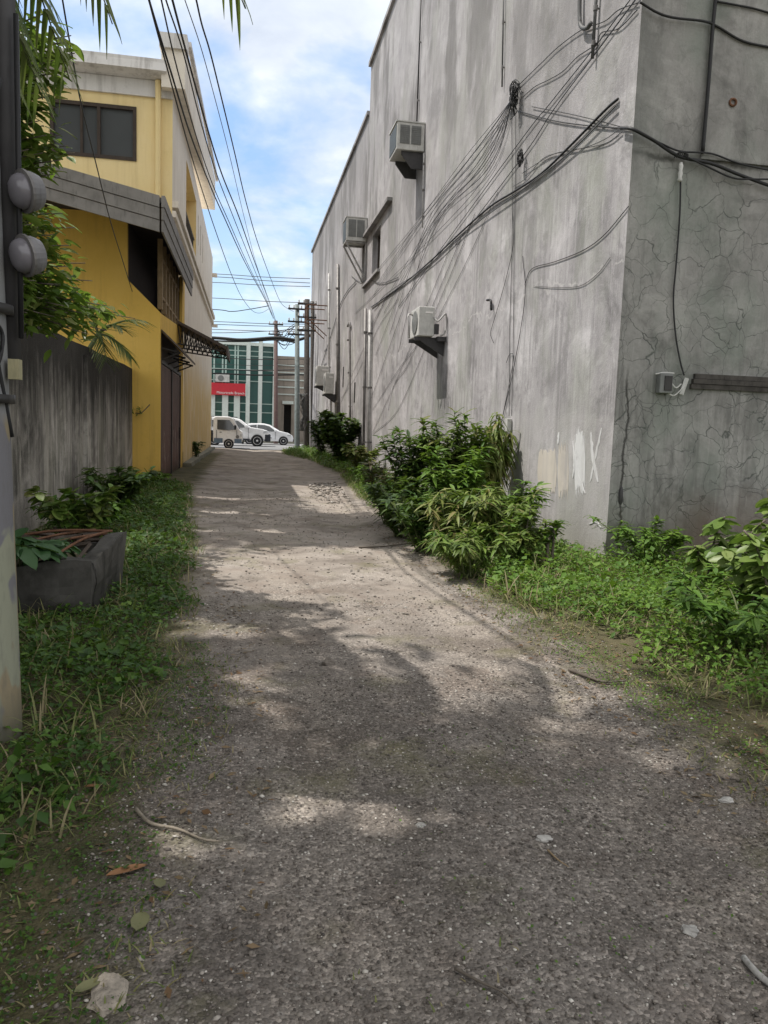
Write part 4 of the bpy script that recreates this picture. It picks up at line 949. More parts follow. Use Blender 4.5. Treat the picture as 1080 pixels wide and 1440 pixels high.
for z_ in (2.555, 2.275):
    ms = MB(); c_ = (PX + .235, PY + .05, z_); ax = (-.74, -.62, -.22)
    ms.lathe([(.05, -.035), (.07, -.03), (.084, .0), (.086, .03), (.078, .035)], c_, ax, 24)
    ms.box(PX + .10, PX + .225, PY + .06, PY + .11, z_ - .03, z_ + .03)
    mt_ = ms.build('electric_meter', plain('dull_meter_case', (.19, .185, .19), .5), up_, smooth=False)
    gl = MB(); gl.lathe([(.078, .034), (.077, .055), (.066, .078), (.045, .090), (.02, .094)], c_, ax, 24); gl.build('glass_dome', glass('meter_glass', (.19, .18, .20), .2, .6), mt_, smooth=True)
    rg = MB(); rg.lathe([(.078, .028), (.094, .030), (.094, .042), (.078, .044)], c_, ax, 24); rg.build('ring', M_PIPED, mt_)

# ------------------------------------------------------------------ far end of the lane
def far_pole(label, bx_, by_, tx, ty, Y, r0, r1, mat, extra=None):
    b_ = onY(bx_, by_, Y); b_.z = 0; t_ = onY(tx, ty, Y)
    o = thing('utility_pole', label, 'utility pole', b_)
    MB().tube([b_ - Vector((0, 0, .3)), b_, t_], [r0, r0, r1], 12).build('shaft', mat, o, smooth=True)
    return o, b_, t_
op1, pb1, pt1 = far_pole('slim grey-green utility pole at the lane end, left of the thick timber pole', 418, 622, 418, 428, 47.5, .165, .13, M_POLEG)
op2, pb2, pt2 = far_pole('thick dark timber utility pole at the lane end, right of the grey-green pole', 431, 622, 432, 421, 46, .18, .15, M_POLE)
op3, pb3, pt3 = far_pole('thin red-brown utility pole across the street, before the green glass building', 388, 608, 388, 451, 60.5, .17, .14, M_POLER)
op4, pb4, pt4 = far_pole('slender pale utility pole close behind the thick timber pole', 440, 622, 439, 424, 48.5, .14, .12, M_POLE)
for o, t_, n_ in ((op1, pt1, 3), (op3, pt3, 2), (op2, pt2, 3)):
    k = MB()
    for i in range(n_): k.box(t_.x - .55, t_.x + .55, t_.y - .22, t_.y - .14, t_.z - .35 - .75 * i, t_.z - .25 - .75 * i)
    k.build_each('crossarm', M_STEEL, o)
    k = MB()
    for i in range(n_):
        for dx in (-.48, -.2, .25, .5): k.lathe([(.03, 0), (.05, .05), (.03, .1), (.045, .14), (.02, .18)], (t_.x + dx, t_.y - .18, t_.z - .25 - .75 * i), (0, 0, 1), 8)
    k.build_each('insulator', M_ACW, o)
k = MB()
for i in range(16):
    a0 = random.uniform(0, 6); P = [Vector((pb2.x - .25 + random.uniform(-.15, .15), pb2.y - .3, 1.2 + 2.2 * j / 5)) + Vector((cos(a0 + j * 1.3) * .12, sin(a0 + j) * .08, 0)) for j in range(6)]
    k.tube(smooth_path(P, 4), .02, 4)
tag(k.build('wire_coil', M_GREYW, None, smooth=True), 'pale tangle of old wires hanging on the foot of the timber pole', 'wire bundle')
# green glass building
GYF = 64.0
gb = thing('glass_building', 'green glass fronted commercial building with white columns across the street', 'building', (0, GYF, 0))
X0, X1 = -9.0, onY(384, 560, GYF).x; ZT = 7.9
k = MB(); k.box(X0, X1, GYF + .25, GYF + 14, 0, ZT); k.build('wall', M_BROWNB, gb)
k = MB(); k.box(X0 + .05, X1 - .05, GYF + .15, GYF + .245, .2, ZT - .15); k.build('curtain_glass', M_GGREEN, gb)
for x in (348.5, 365.5, 386):
    q = onY(x, 560, GYF).x; MB().box(q - .16, q + .16, GYF - .25, GYF + .14, 0, ZT + .3).build('column', M_STRIP, gb)
for x in (298, 316.5, 333):
    q = onY(x, 580, GYF).x; MB().box(q - .24, q + .24, GYF - .15, GYF + .14, 0, 3.75).build('column', M_STRIP, gb)
k = MB()
for x in (301, 313, 317.5, 330.5, 334.5): q = onY(x, 520, GYF).x; k.box(q - .06, q + .06, GYF + .06, GYF + .145, 3.9, ZT - .15)
for z_ in (1.2, 2.4, 3.1, 4.9, 5.8, 6.9, 7.3): k.box(X0 + .06, X1 - .06, GYF + .10, GYF + .149, z_, z_ + .07)
k.build('mullion', M_MULL, gb)
MB().box(X0, X1 + .1, GYF - .1, GYF + .2, ZT - .14, ZT + .12).build('roof_edge', M_STRIP, gb)
q0 = onY(297, 557, GYF); q1 = onY(345.5, 538, GYF)
sg = MB(); sg.box(q0.x - 4, q1.x, GYF - .40, GYF - .16, 3.72, 4.68)
sign = thing('shop_sign', 'long red shop sign with small white lettering on the green glass building', 'sign', (q1.x - 1.5, GYF - .3, 3.7))
sg.build('sign_panel', M_SIGN, sign)
def text(name, s, size, loc, mat, parent, ext=.01):
    cu = bpy.data.curves.new(name, 'FONT'); cu.body = s; cu.size = size; cu.extrude = ext; cu.align_x = 'RIGHT'
    o = bpy.data.objects.new('tmp', cu); col.objects.link(o)
    dg = bpy.context.evaluated_depsgraph_get(); me = bpy.data.meshes.new_from_object(o.evaluated_get(dg))
    bpy.data.objects.remove(o)
    me.materials.clear(); me.materials.append(mat)
    ob = bpy.data.objects.new(name, me); col.objects.link(ob); ob.parent = parent
    ob.location = Vector(loc) - origin(parent); ob.rotation_euler = (pi / 2, 0, 0); return ob
text('lettering', 'Motortrade Branch', .28, (q1.x - .08, GYF - .415, 3.82), M_LETTER, sign, .012)
MB().box(q1.x - .01, q1.x + .06, GYF - .44, GYF - .14, 3.68, 4.74).build('sign_edge', M_STRIP, sign)
text('lettering', 'LUCENA CITY', .16, (q1.x - .3, GYF - .175, 3.54), M_LETTER, sign, .01) if False else None
q = onY(313, 533, GYF)
ac = thing('split_air_conditioner', 'white split air conditioner standing above the red sign', 'air conditioner', (q.x, GYF - .3, 4.7))
MB().box(q.x - .55, q.x + .55, GYF - .45, GYF + .0, 4.75, 5.35).build('casing', M_ACW, ac, bevel=.02)
MB().lathe([(.24, 0), (.24, .02), (.06, .03)], (q.x - .12, GYF - .452, 5.05), (0, -1, 0), 16).build('fan_grille', M_ACG, ac)
# brown building at its right
bb = thing('brown_building', 'low brown-grey building with a tall dark doorway right of the green glass building', 'building', (6, 63, 0))
bx0 = X1 + .35; bx1 = 13
da, db = onY(399, 590, 65.5).x, onY(409.5, 590, 65.5).x
k = grid_wall([bx0, bx1], [0, 7.2], [(da, db, 0, 3.2)], lambda u, v: (u, 65.5, v)); reveal(k, (da, db, 0, 3.2), lambda u, v: (u, 65.5, v), lambda u, v: (u, 66.3, v))
k.poly([(bx0, 65.5, 0), (bx0, 75, 0), (bx0, 75, 7.2), (bx0, 65.5, 7.2)]); k.poly([(bx0, 65.5, 7.2), (bx1, 65.5, 7.2), (bx1, 75, 7.2), (bx0, 75, 7.2)])
k.build('wall', M_BROWNB, bb)
MB().poly([(da, 66.29, 0), (db, 66.29, 0), (db, 66.29, 3.2), (da, 66.29, 3.2)]).build('doorway', M_BROWND, bb)
k = MB()
for z_ in (4.0, 4.6, 5.2, 5.8, 6.4): k.box(bx0, bx1, 65.42, 65.498, z_, z_ + .1)
k.box(da - .15, db + .15, 65.3, 65.498, 3.25, 3.5); k.build_each('band', M_STRIP, bb)
# distant white house left of the pole, filling the gap
# far street cables
def span(label, pts, Y, r, mat=M_BLACK, group=None):
    return cable('street_cable', label, [onY(x, y, Y) for x, y in pts], r, mat, group, n=6, k=5)
HB = 'thick bundled street cables'
span('thickest bundle of street cables sagging level across the lane end', [(150, 468), (297, 475), (340, 478), (388, 475), (418, 478), (440, 470)], 49, .10)
span('second cable slung just under the thick street bundle', [(150, 470), (297, 479), (350, 480), (388, 478), (418, 482)], 49.2, .05)
LINES = 'thin level street cables above the lane end'; LL = 'thin level street cable crossing the sky at the lane end'
for (ya, yb) in ((385, 392), (389, 398), (397, 403), (419, 426), (452, 456), (456, 459), (463, 466), (468, 462)):
    span(LL, [(150, ya - 4), (297, ya), (370, (ya + yb) / 2 + 1), (436, yb)], 52, .022, M_GREYW, LINES)
LINES2 = 'dark street cables in front of the green glass building'; LL2 = 'dark level street cable in front of the green glass building'
for (ya, yb, r) in ((503, 505, .03), (519, 520, .045), (525, 527, .06), (512, 513, .02)):
    span(LL2, [(150, ya - 3), (297, ya), (360, (ya + yb) / 2 + 1.5), (425, yb), (520, yb + 1)], 61.8, r, M_BLACK, LINES2)
span('slack cable rising to the bundled overhead wires', [(150, 430), (297, 435), (325, 438), (350, 435), (378, 430)], 49, .025)
MESS = 'tangled street wires between the far poles'; ML = 'short sagging wire in the tangle between the thin red pole and the grey pole'
for i in range(9):
    ya, yb = random.uniform(455, 480), random.uniform(450, 482)
    span(ML, [(388, ya), (398 + random.uniform(-3, 3), (ya + yb) / 2 + random.uniform(2, 14)), (408, (ya + yb) / 2 + random.uniform(0, 10)), (418, yb)], 49.5, .02, M_BLACK, MESS)

# overhead wires running back along the lane to the near pole
def airwire(label, pts, Ya, Yb, r, group=None, end=None, mat=M_BLACK):
    ds = [0.0]
    for a, b in zip(pts[:-1], pts[1:]): ds.append(ds[-1] + sqrt((a[0] - b[0]) ** 2 + (a[1] - b[1]) ** 2))
    P = []
    for (x, y), d_ in zip(pts, ds):
        u = d_ / ds[-1]; P.append(onY(x, y, 1 / ((1 - u) / Ya + u / Yb)))
    P = smooth_path(P, 6)
    if end: P.append(Vector(end))
    return tag(MB().tube(P, r, 5).build('overhead_wire', mat, None, smooth=True), label, 'cable', group)
OV = 'overhead wires running along the lane'; OVL = 'long black overhead wire running from the far pole back over the lane'
top = (PX - .05, PY + .05, 8.3)
airwire('lowest overhead wire dipping in a curve before the far pole', [(379, 434), (367, 440), (355, 437), (340, 418), (325, 385), (305, 330), (285, 270), (265, 205), (243, 125), (212, 10), (205, -25)], 49, 9, .011, None, (PX, PY, 7.2))
airwire(OVL, [(383, 445), (372, 420), (345, 370), (315, 305), (296, 262), (268, 190), (240, 100), (211, 5), (204, -25)], 49, 9, .014, OV, (PX, PY, 7.4))
airwire(OVL, [(386, 450), (374, 422), (350, 375), (322, 312), (300, 262), (277, 195), (250, 100), (228, 5), (222, -25)], 49, 9, .010, OV, (PX, PY, 7.6))
airwire(OVL, [(384, 448), (375, 422), (352, 365), (328, 305), (303, 240), (282, 170), (258, 75), (234, 2), (228, -25)], 49, 9, .010, OV, (PX, PY, 7.8))
airwire(OVL, [(388, 452), (378, 422), (358, 368), (336, 305), (312, 245), (290, 175), (265, 85), (243, 2), (236, -25)], 49, 9, .014, OV, (PX, PY, 8.0))
airwire('faint thin overhead wire second from the sky side', [(387, 452), (376, 420), (360, 370), (342, 300), (322, 215), (300, 130), (282, 65), (260, 0), (250, -30)], 49, 9, .006, None, (PX, PY, 8.2), M_GREYW)
airwire('wavy overhead wire standing apart nearest the concrete building', [(413, 438), (403, 433), (394, 424), (380, 390), (362, 340), (345, 280), (330, 215), (312, 140), (296, 75), (284, 35), (276, 0), (268, -30)], 47, 9, .011, None, (PX, PY, 8.4))
airwire('thin loose wire hanging in front of the ochre house', [(186, 410), (172, 365), (155, 310), (135, 230), (115, 150), (100, 70), (88, 0), (84, -30)], 18, 7, .008)

# ------------------------------------------------------------------ vehicles
def wheel(parent, c_, r, wdt):
    w_ = MB().lathe([(r * .72, -wdt / 2), (r * .95, -wdt / 2), (r, -wdt * .35), (r, wdt * .35), (r * .95, wdt / 2), (r * .72, wdt / 2)], c_, (0, 1, 0), 22).build('wheel', M_TYRE, parent)
    rm = MB(); s_ = -1
    rm.lathe([(r * .70, wdt * .40), (r * .71, wdt * .52), (r * .64, wdt * .50), (r * .60, wdt * .46), (r * .2, wdt * .48), (r * .16, wdt * .54), (.03, wdt * .55)], c_, (0, -1, 0), 22)
    rm.build('rim', M_RIM, w_)
    gp_ = MB()
    for i in range(6):
        a_ = i * pi / 3 + .26; d_ = Vector((cos(a_), 0, sin(a_))); n_ = Vector((-sin(a_), 0, cos(a_))); b_ = Vector(c_) + Vector((0, -wdt * .475, 0))
        gp_.hexa([b_ + d_ * r * .26 + n_ * .02, b_ + d_ * r * .26 - n_ * .02, b_ + d_ * r * .26 - n_ * .02 + Vector((0, -.02, 0)), b_ + d_ * r * .26 + n_ * .02 + Vector((0, -.02, 0)), b_ + d_ * r * .58 + n_ * r * .11, b_ + d_ * r * .58 - n_ * r * .11, b_ + d_ * r * .58 - n_ * r * .16 + Vector((0, -.02, 0)), b_ + d_ * r * .58 + n_ * r * .16 + Vector((0, -.02, 0))])
    gp_.build_each('rim_opening', M_CARDARK, w_)
    return w_
def extrude_body(outline, hw, base, loft=5):
    """side outline (x,z) extruded across the width; hw(x,z) gives the half width there"""
    mb = MB(); n = len(outline); cx_ = sum(p[0] for p in outline) / n; cz_ = sum(p[1] for p in outline) / n
    rings = [(-1, .965), (-.94, 1.0), (.94, 1.0), (1, .965)]; vs = []
    for y, s_ in rings:
        for x, z in outline: vs.append(Vector(base) + Vector((cx_ + (x - cx_) * s_, y * hw(x, z), cz_ + (z - cz_) * s_)))
    fs = [(i * n + j, i * n + (j + 1) % n, (i + 1) * n + (j + 1) % n, (i + 1) * n + j) for i in range(3) for j in range(n)]
    fs += [tuple(range(n - 1, -1, -1)), tuple(range(3 * n, 4 * n))]
    return mb.mesh(vs, fs)
def side_panel(mb, pts, hw, base, off=.006, th=.012):
    for sg_ in (-1, 1):
        P = [Vector(base) + Vector((x, sg_ * (hw(x, z) + off), z)) for x, z in pts]
        if sg_ > 0: P = P[::-1]
        mb.prism(P, (0, -sg_ * th * -1 * -1, 0))
    return mb
def vehicle(name, label, cat, base, outline, hw, windows, screen, wheels, wr, extra=None, lamp=None, tail=None, seams=None):
    o = thing(name, label, cat, base)
    extrude_body(outline, hw, base).build('body', M_CAR, o, bevel=.03)
    for w_ in windows: side_panel(MB(), w_, hw, base).build_each('side_window', M_CARGLASS, o)
    for (a, b) in screen:
        k = MB(); ha, hb = hw(*a) - .10, hw(*b) - .10; nrm = Vector((b[1] - a[1], 0, -(b[0] - a[0]))).normalized() * .012
        if nrm.z < 0: nrm = -nrm
        P = [Vector(base) + Vector((a[0], -ha, a[1])), Vector(base) + Vector((a[0], ha, a[1])), Vector(base) + Vector((b[0], hb, b[1])), Vector(base) + Vector((b[0], -hb, b[1]))]
        k.hexa([p_ - nrm for p_ in P] + [p_ + nrm for p_ in P]); k.build('windscreen', M_CARGLASS, o)
    for x, z0_, z1_ in (seams or ()):
        k = MB(); yb_ = -hw(x, .6) - .004; k.hexa([Vector(base) + Vector(q_) for q_ in [(x, yb_, z0_), (x + .022, yb_, z0_), (x + .022, yb_ + .02, z0_), (x, yb_ + .02, z0_), (x, -hw(x, z1_) - .004, z1_), (x + .022, -hw(x, z1_) - .004, z1_), (x + .022, -hw(x, z1_) + .02, z1_), (x, -hw(x, z1_) + .02, z1_)]]); k.build('door_seam', M_CARDARK, o)
    for x in wheels:
        for sg_ in (-1, 1):
            arch = MB().lathe([(wr * 1.1, -.006), (wr * 1.1, .012)], Vector(base) + Vector((x, sg_ * (hw(x, .5) + .002), wr)), (0, 1, 0), 22)
            if sg_ < 0: arch.build('wheel_arch', M_CARDARK, o)
            wheel(o, Vector(base) + Vector((x, sg_ * (hw(x, .5) - .09), wr)), wr, .22)
    if lamp:
        for sg_ in (-1, 1):
            x, z, l_, h_ = lamp; y_ = sg_ * (hw(x, z) - .13)
            MB().box(base[0] + x - l_, base[0] + x + .03, base[1] + y_ - .15, base[1] + y_ + .15, base[2] + z - h_, base[2] + z + h_).build('headlight', M_LAMP, o, bevel=.03)
    return o
# white hatchback
def hw1(x, z): return .84 - .05 * max(0, abs(x) - 1.4) - max(0, z - .85) * .38
b1 = Vector((1.28, 57.6, .03))
hb = vehicle('parked_car', 'small white hatchback with a sloping bonnet, rightmost of the cars on the street', 'car', b1,
    [(-1.95, .35), (-1.98, .75), (-1.9, 1.0), (-1.6, 1.42), (-1.1, 1.52), (-.2, 1.53), (.25, 1.44), (.95, 1.02), (1.55, .9), (1.88, .72), (1.95, .5), (1.9, .26), (-1.85, .26)], hw1,
    [[(-1.55, 1.0), (-1.42, 1.34), (-.72, 1.43), (-.72, .97)], [(-.66, .97), (-.66, 1.43), (-.15, 1.42), (.2, 1.33), (.72, .98)]],
    [((.98, 1.03), (.30, 1.42)), ((-1.92, 1.0), (-1.64, 1.38))], (-1.22, 1.22), .31, lamp=(1.72, .74, .22, .07), seams=[(-.70, .4, .95), (.62, .4, .95)])
k = MB(); k.box(b1.x + 1.85, b1.x + 1.97, b1.y - .62, b1.y + .62, .30, .52); k.build('grille', M_CARDARK, hb, bevel=.02)
MB().box(b1.x - .8, b1.x + .4, b1.y - hw1(0, .8) - .012, b1.y - hw1(0, .8) - .002, .52, .56).build('side_moulding', M_CARDARK, hb)
k = MB(); k.box(b1.x + .55, b1.x + .75, b1.y - 1.0, b1.y - .8, 1.0, 1.13); k.build('wing_mirror', M_CAR, hb, bevel=.02)
# white suv
def hw2(x, z): return .93 - .04 * max(0, abs(x) - 1.6) - max(0, z - 1.08) * .30
b2 = Vector((-.82, 52.8, .03))
sv = vehicle('parked_car', 'white sport utility car with dark front bumper behind the small white truck', 'car', b2,
    [(-2.3, .55), (-2.33, 1.0), (-2.2, 1.35), (-2.0, 1.78), (-1.4, 1.86), (-.1, 1.84), (.3, 1.72), (.98, 1.24), (1.75, 1.14), (2.12, 1.02), (2.2, .75), (2.15, .45), (-2.2, .42)], hw2,
    [[(-1.95, 1.25), (-1.85, 1.62), (-1.2, 1.70), (-1.2, 1.2)], [(-1.12, 1.2), (-1.12, 1.70), (-.3, 1.70), (-.3, 1.2)], [(-.22, 1.2), (-.22, 1.70), (.12, 1.64), (.72, 1.22)]],
    [((1.0, 1.26), (.36, 1.68)), ((-2.2, 1.32), (-2.03, 1.72))], (-1.4, 1.38), .375, lamp=(2.02, .98, .25, .09), seams=[(-1.17, .5, 1.18), (-.27, .5, 1.18), (.78, .5, 1.18)])
k = MB()
for y_ in (-.62, .62): k.box(b2.x - 1.7, b2.x + .05, b2.y + y_ - .02, b2.y + y_ + .02, 1.88, 1.93)
k.build_each('roof_rail', M_CARDARK, sv)
MB().box(b2.x + 1.86, b2.x + 2.26, b2.y - .92, b2.y + .92, .36, .86).build('bumper', M_CARDARK, sv, bevel=.06)
k = MB(); k.box(b2.x + .55, b2.x + .78, b2.y - 1.1, b2.y - .9, 1.24, 1.42); k.build('wing_mirror', M_CAR, sv, bevel=.03)
MB().box(b2.x - 1.6, b2.x + .9, b2.y - hw2(0, .5) - .04, b2.y - hw2(0, .5) - .002, .40, .52).build('side_step', M_CARDARK, sv)
# small white cab-over truck
def hw3(x, z): return .76 - max(0, z - .95) * .14
b3 = Vector((-1.70, 46.9, .03))
tk = vehicle('small_truck', 'small white cab-over truck with a blue sill, nearest vehicle at the lane end', 'truck', b3,
    [(-.35, .42), (-.35, 1.78), (-.25, 1.86), (.55, 1.86), (.78, 1.78), (1.18, 1.12), (1.34, .98), (1.36, .45), (1.3, .34), (-.3, .34)], hw3,
    [[(-.12, 1.10), (-.12, 1.66), (.58, 1.66), (.98, 1.12), (.5, 1.06)]],
    [((1.17, 1.16), (.82, 1.74))], (.55,), .27, lamp=(1.30, .80, .10, .08), seams=[(-.16, .5, 1.06), (1.0, .6, 1.08)])
k = MB(); k.box(b3.x + 1.36, b3.x + 1.372, b3.y - .24, b3.y + .24, .40, .52); k.build('number_plate', M_LETTER, tk)
k = MB(); k.box(b3.x - .30, b3.x + .2, b3.y - .80, b3.y - .762, .34, .62); k.box(b3.x + .88, b3.x + 1.3, b3.y - .80, b3.y - .762, .34, .60); k.build_each('blue_sill', M_CARBLUE, tk)
k = MB(); k.box(b3.x + 1.30, b3.x + 1.42, b3.y - .74, b3.y + .74, .32, .56); k.build('bumper', M_CARDARK, tk, bevel=.03)
k = MB(); k.box(b3.x + .02, b3.x + .14, b3.y - .785, b3.y - .762, .95, .99); k.build('handle', M_CARDARK, tk)
k = MB(); k.box(b3.x + .86, b3.x + .98, b3.y - .95, b3.y - .76, 1.2, 1.4); k.build('wing_mirror', M_CARDARK, tk, bevel=.02)
k = MB(); k.box(b3.x - 2.6, b3.x - .42, b3.y - .76, b3.y + .76, .62, .72); k.box(b3.x - 2.6, b3.x - .42, b3.y - .76, b3.y - .72, .72, 1.05); k.box(b3.x - 2.6, b3.x - .42, b3.y + .72, b3.y + .76, .72, 1.05); k.box(b3.x - 2.6, b3.x - .42, b3.y - .3, b3.y + .3, .38, .61)
k.build('load_bed', M_CARDARK, tk)
k = MB(); k.box(b3.x - 2.6, b3.x - .42, b3.y - .74, b3.y + .74, 1.72, 1.86)
for x in (-2.5, -1.4, -.5): 
    for y in (-.7, .7): k.tube([(b3.x + x, b3.y + y, 1.05), (b3.x + x, b3.y + y, 1.73)], .025, 5)
k.build('canopy', M_CAR, tk)
for sg_ in (-1, 1): wheel(tk, b3 + Vector((-1.75, sg_ * .62, .27)), .27, .2)
k = MB(); k.lathe([(.10, -.003), (.10, .004)], b3 + Vector((1.05, -.765, .70)), (0, 1, 0), 16); k.build('door_emblem', M_ACG, tk)

# ------------------------------------------------------------------ vegetation
def P2G(pts): return [onZ(x, y) for x, y in pts]
def inside(P, poly):
    x, y = P[:, 0], P[:, 1]; c_ = np.zeros(len(P), bool); n = len(poly)
    for i in range(n):
        (xi, yi), (xj, yj) = poly[i], poly[i - 1]
        c_ ^= ((yi > y) != (yj > y)) & (x < (xj - xi) * (y - yi) / (yj - yi + 1e-12) + xi)
    return c_
def sample(poly, n):
    a = np.array(poly); lo, hi = a.min(0), a.max(0)
    P = rng.uniform(lo, hi, (int(n * 3), 2)); P = P[inside(P, poly)]
    return P[:n]
def vnoise(P, s, seed): return np.array([mnoise.noise(Vector((p_[0] * s, p_[1] * s, seed))) for p_ in P])
LEFTV = [(-2.75, 1.5), (-2.75, 19.0), (-2.2, 19.4), (-1.25, 18.4), (-1.0, 15), (-.72, 11.5), (-.5, 9), (-.42, 7), (-.36, 5.5), (-.40, 4.2), (-.52, 3.2), (-.75, 2.4), (-1.1, 1.6)]
RIGHTV = [(2.75, 24), (2.5, 19), (2.3, 15.5), (2.15, 11), (2.2, 8), (2.3, 6.3), (2.62, 5.3), (2.62, 4.2), (2.85, 3.3), (3.3, 2.4), (7.5, 2.4), (7.5, 8.45), (4.28, 8.45), (4.08, 24)]
def edge_d(P, poly):
    d_ = np.full(len(P), 9.0)
    for i in range(len(poly)):
        a = np.array(poly[i - 1]); b = np.array(poly[i]); ab = b - a
        u = np.clip(((P - a) @ ab) / (ab @ ab + 1e-9), 0, 1); q = a + u[:, None] * ab
        d_ = np.minimum(d_, np.linalg.norm(P - q, axis=1))
    return d_
def ground_z(P): return np.array([gz(p_[0], p_[1]) for p_ in P])
def weeds(name, poly, n, hmax, lsz, mat, seed, thin=.0, pw=1.0, near_bias=None, edge=.35):
    P = sample(poly, n); nz = vnoise(P, 1.4, seed) + .6 * vnoise(P, 4.0, seed + 3)
    ed = np.clip(edge_d(P, poly) / edge, 0, 1)
    keep = (nz + thin + (ed - 1) * 1.3 + rng.uniform(-.25, .25, len(P))) > -.25
    if near_bias is not None: keep &= near_bias(P)
    P = P[keep]; nz = nz[keep]; ed = ed[keep]
    h = hmax * np.clip(.45 + nz * .8, .12, 1.3) * (.25 + .75 * ed) * rng.uniform(.15, 1, len(P)) ** pw
    pos = np.column_stack([P, ground_z(P) + h * 1.0 + .004])
    pos[:, :2] += rng.normal(0, .02, (len(P), 2))
    az = rng.uniform(0, 2 * pi, len(P)); tilt = rng.normal(.12, .4, len(P))
    d_ = np.column_stack([np.cos(az) * np.cos(tilt), np.sin(az) * np.cos(tilt), np.sin(tilt)])
    nr = np.column_stack([rng.normal(0, .35, len(P)), rng.normal(0, .35, len(P)), np.ones(len(P))])
    L = lsz * rng.uniform(.55, 1.35, len(P))
    return tag(leaves(name, pos, d_, nr, L, L * rng.uniform(.45, .75, len(P)), mat, None, T_DIA, .15), kind='stuff')
def blades(name, poly, n, hmax, mat, seed, thin=0, edge=.1):
    P = sample(poly, n); nz = vnoise(P, 1.1, seed) + .5 * vnoise(P, 3.5, seed + 1)
    ed = np.clip(edge_d(P, poly) / edge, 0, 1)
    keep = (nz + thin + rng.uniform(-.3, .3, len(P)) + (ed - 1) * .5) > 0; P = P[keep]
    az = rng.uniform(0, 2 * pi, len(P)); tl = rng.uniform(.35, 1.35, len(P))
    d_ = np.column_stack([np.cos(az) * np.cos(tl), np.sin(az) * np.cos(tl), np.sin(tl)])
    nr = np.column_stack([-np.cos(az) * np.sin(tl), -np.sin(az) * np.sin(tl), np.cos(tl)])
    L = hmax * rng.uniform(.4, 1.2, len(P))
    return tag(leaves(name, np.column_stack([P, ground_z(P) - .005]), d_, nr, L, .006 + .02 * L * rng.uniform(.5, 1, len(P)), mat, None, T_BLADE, .35), kind='stuff')
nearL = lambda P: (P[:, 0] > -.30 * P[:, 1] - 1.2)
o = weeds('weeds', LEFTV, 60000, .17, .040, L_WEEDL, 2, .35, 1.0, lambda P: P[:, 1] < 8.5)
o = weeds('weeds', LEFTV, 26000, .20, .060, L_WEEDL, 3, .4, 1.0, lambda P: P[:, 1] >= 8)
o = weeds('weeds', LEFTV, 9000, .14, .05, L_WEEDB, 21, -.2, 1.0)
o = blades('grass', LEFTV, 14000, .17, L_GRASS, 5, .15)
o = weeds('weeds', RIGHTV, 70000, .30, .045, L_WEEDB, 8, .35, 1.0, lambda P: P[:, 1] < 10)
o = weeds('weeds', RIGHTV, 22000, .26, .060, L_WEEDB, 9, .4, 1.0, lambda P: P[:, 1] >= 9)
o = weeds('weeds', RIGHTV, 26000, .25, .045, L_WEED, 31, .0, 1.0)
o = blades('grass', RIGHTV, 22000, .24, L_GRASS, 6, .2)
def patchy(sc, seed, thr): return lambda P: np.array([mnoise.noise(Vector((p_[0] * sc, p_[1] * sc, seed))) for p_ in P]) > thr
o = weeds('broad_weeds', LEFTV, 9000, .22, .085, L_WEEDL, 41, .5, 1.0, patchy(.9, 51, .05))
o = weeds('broad_weeds', RIGHTV, 12000, .36, .085, L_WEEDB, 42, .5, 1.0, patchy(.8, 52, .05))
o = weeds('broad_weeds', RIGHTV, 7000, .40, .075, L_WEED, 43, .5, 1.0, patchy(.9, 53, .1))
o = blades('grass', LEFTV, 9000, .30, L_GRASS, 45, -.1); o = blades('grass', RIGHTV, 9000, .38, L_GRASS, 46, -.1)
FR = [(2.9, 24), (4.1, 24), (3.95, 45.5), (1.9, 45.5), (1.75, 41), (2.6, 34)]
o = weeds('weeds', FR, 9000, .4, .11, L_WEED, 12, .5); o = blades('grass', FR, 5000, .45, L_GRASS, 13, .4)
LOWL = [(-1.3, 1.3), (-1.0, 3.2), (-.35, 5.6), (.02, 5.0), (-.02, 3.2), (-.25, 1.3)]
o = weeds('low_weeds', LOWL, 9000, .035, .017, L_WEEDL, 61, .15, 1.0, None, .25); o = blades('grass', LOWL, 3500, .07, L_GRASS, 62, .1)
LOWR = [(1.9, 8), (2.3, 8), (2.75, 5.2), (2.9, 3.2), (2.2, 2.2), (2.0, 4.2), (2.0, 5.6)]
o = weeds('low_weeds', LOWR, 5000, .04, .02, L_WEEDB, 63, .0, 1.0, None, .3); o = blades('grass', LOWR, 3000, .08, L_GRASS, 64, .0)
MIDP = [(.2, 1.4), (.3, 4), (2.2, 4), (2.2, 1.4)]
o = weeds('low_weeds', MIDP, 1500, .02, .012, L_WEED, 65, -.35, 1.0, None, .3); o = blades('grass', MIDP, 600, .05, L_GRASS, 66, -.3)
# dry litter along the edges of the lane
LITT = [(-.9, 2), (-.75, 9), (-.45, 9), (.15, 6), (.1, 2)]; LITR = [(1.9, 12), (2.3, 12), (2.75, 5), (3.0, 2.5), (1.9, 2.6), (1.9, 5.5)]
for pl_, n_ in ((LITT, 700), (LITR, 1200)):
    P = sample(pl_, n_); az = rng.uniform(0, 6.28, len(P))
    L = rng.uniform(.015, .06, len(P))
    tag(leaves('leaf_litter', np.column_stack([P, ground_z(P) + .008]), np.column_stack([np.cos(az), np.sin(az), rng.normal(0, .15, len(P))]), np.column_stack([rng.normal(0, .3, (len(P), 2)), np.ones(len(P))]), L, L * rng.uniform(.15, .5, len(P)), L_DRY, None, T_DIA), kind='stuff')
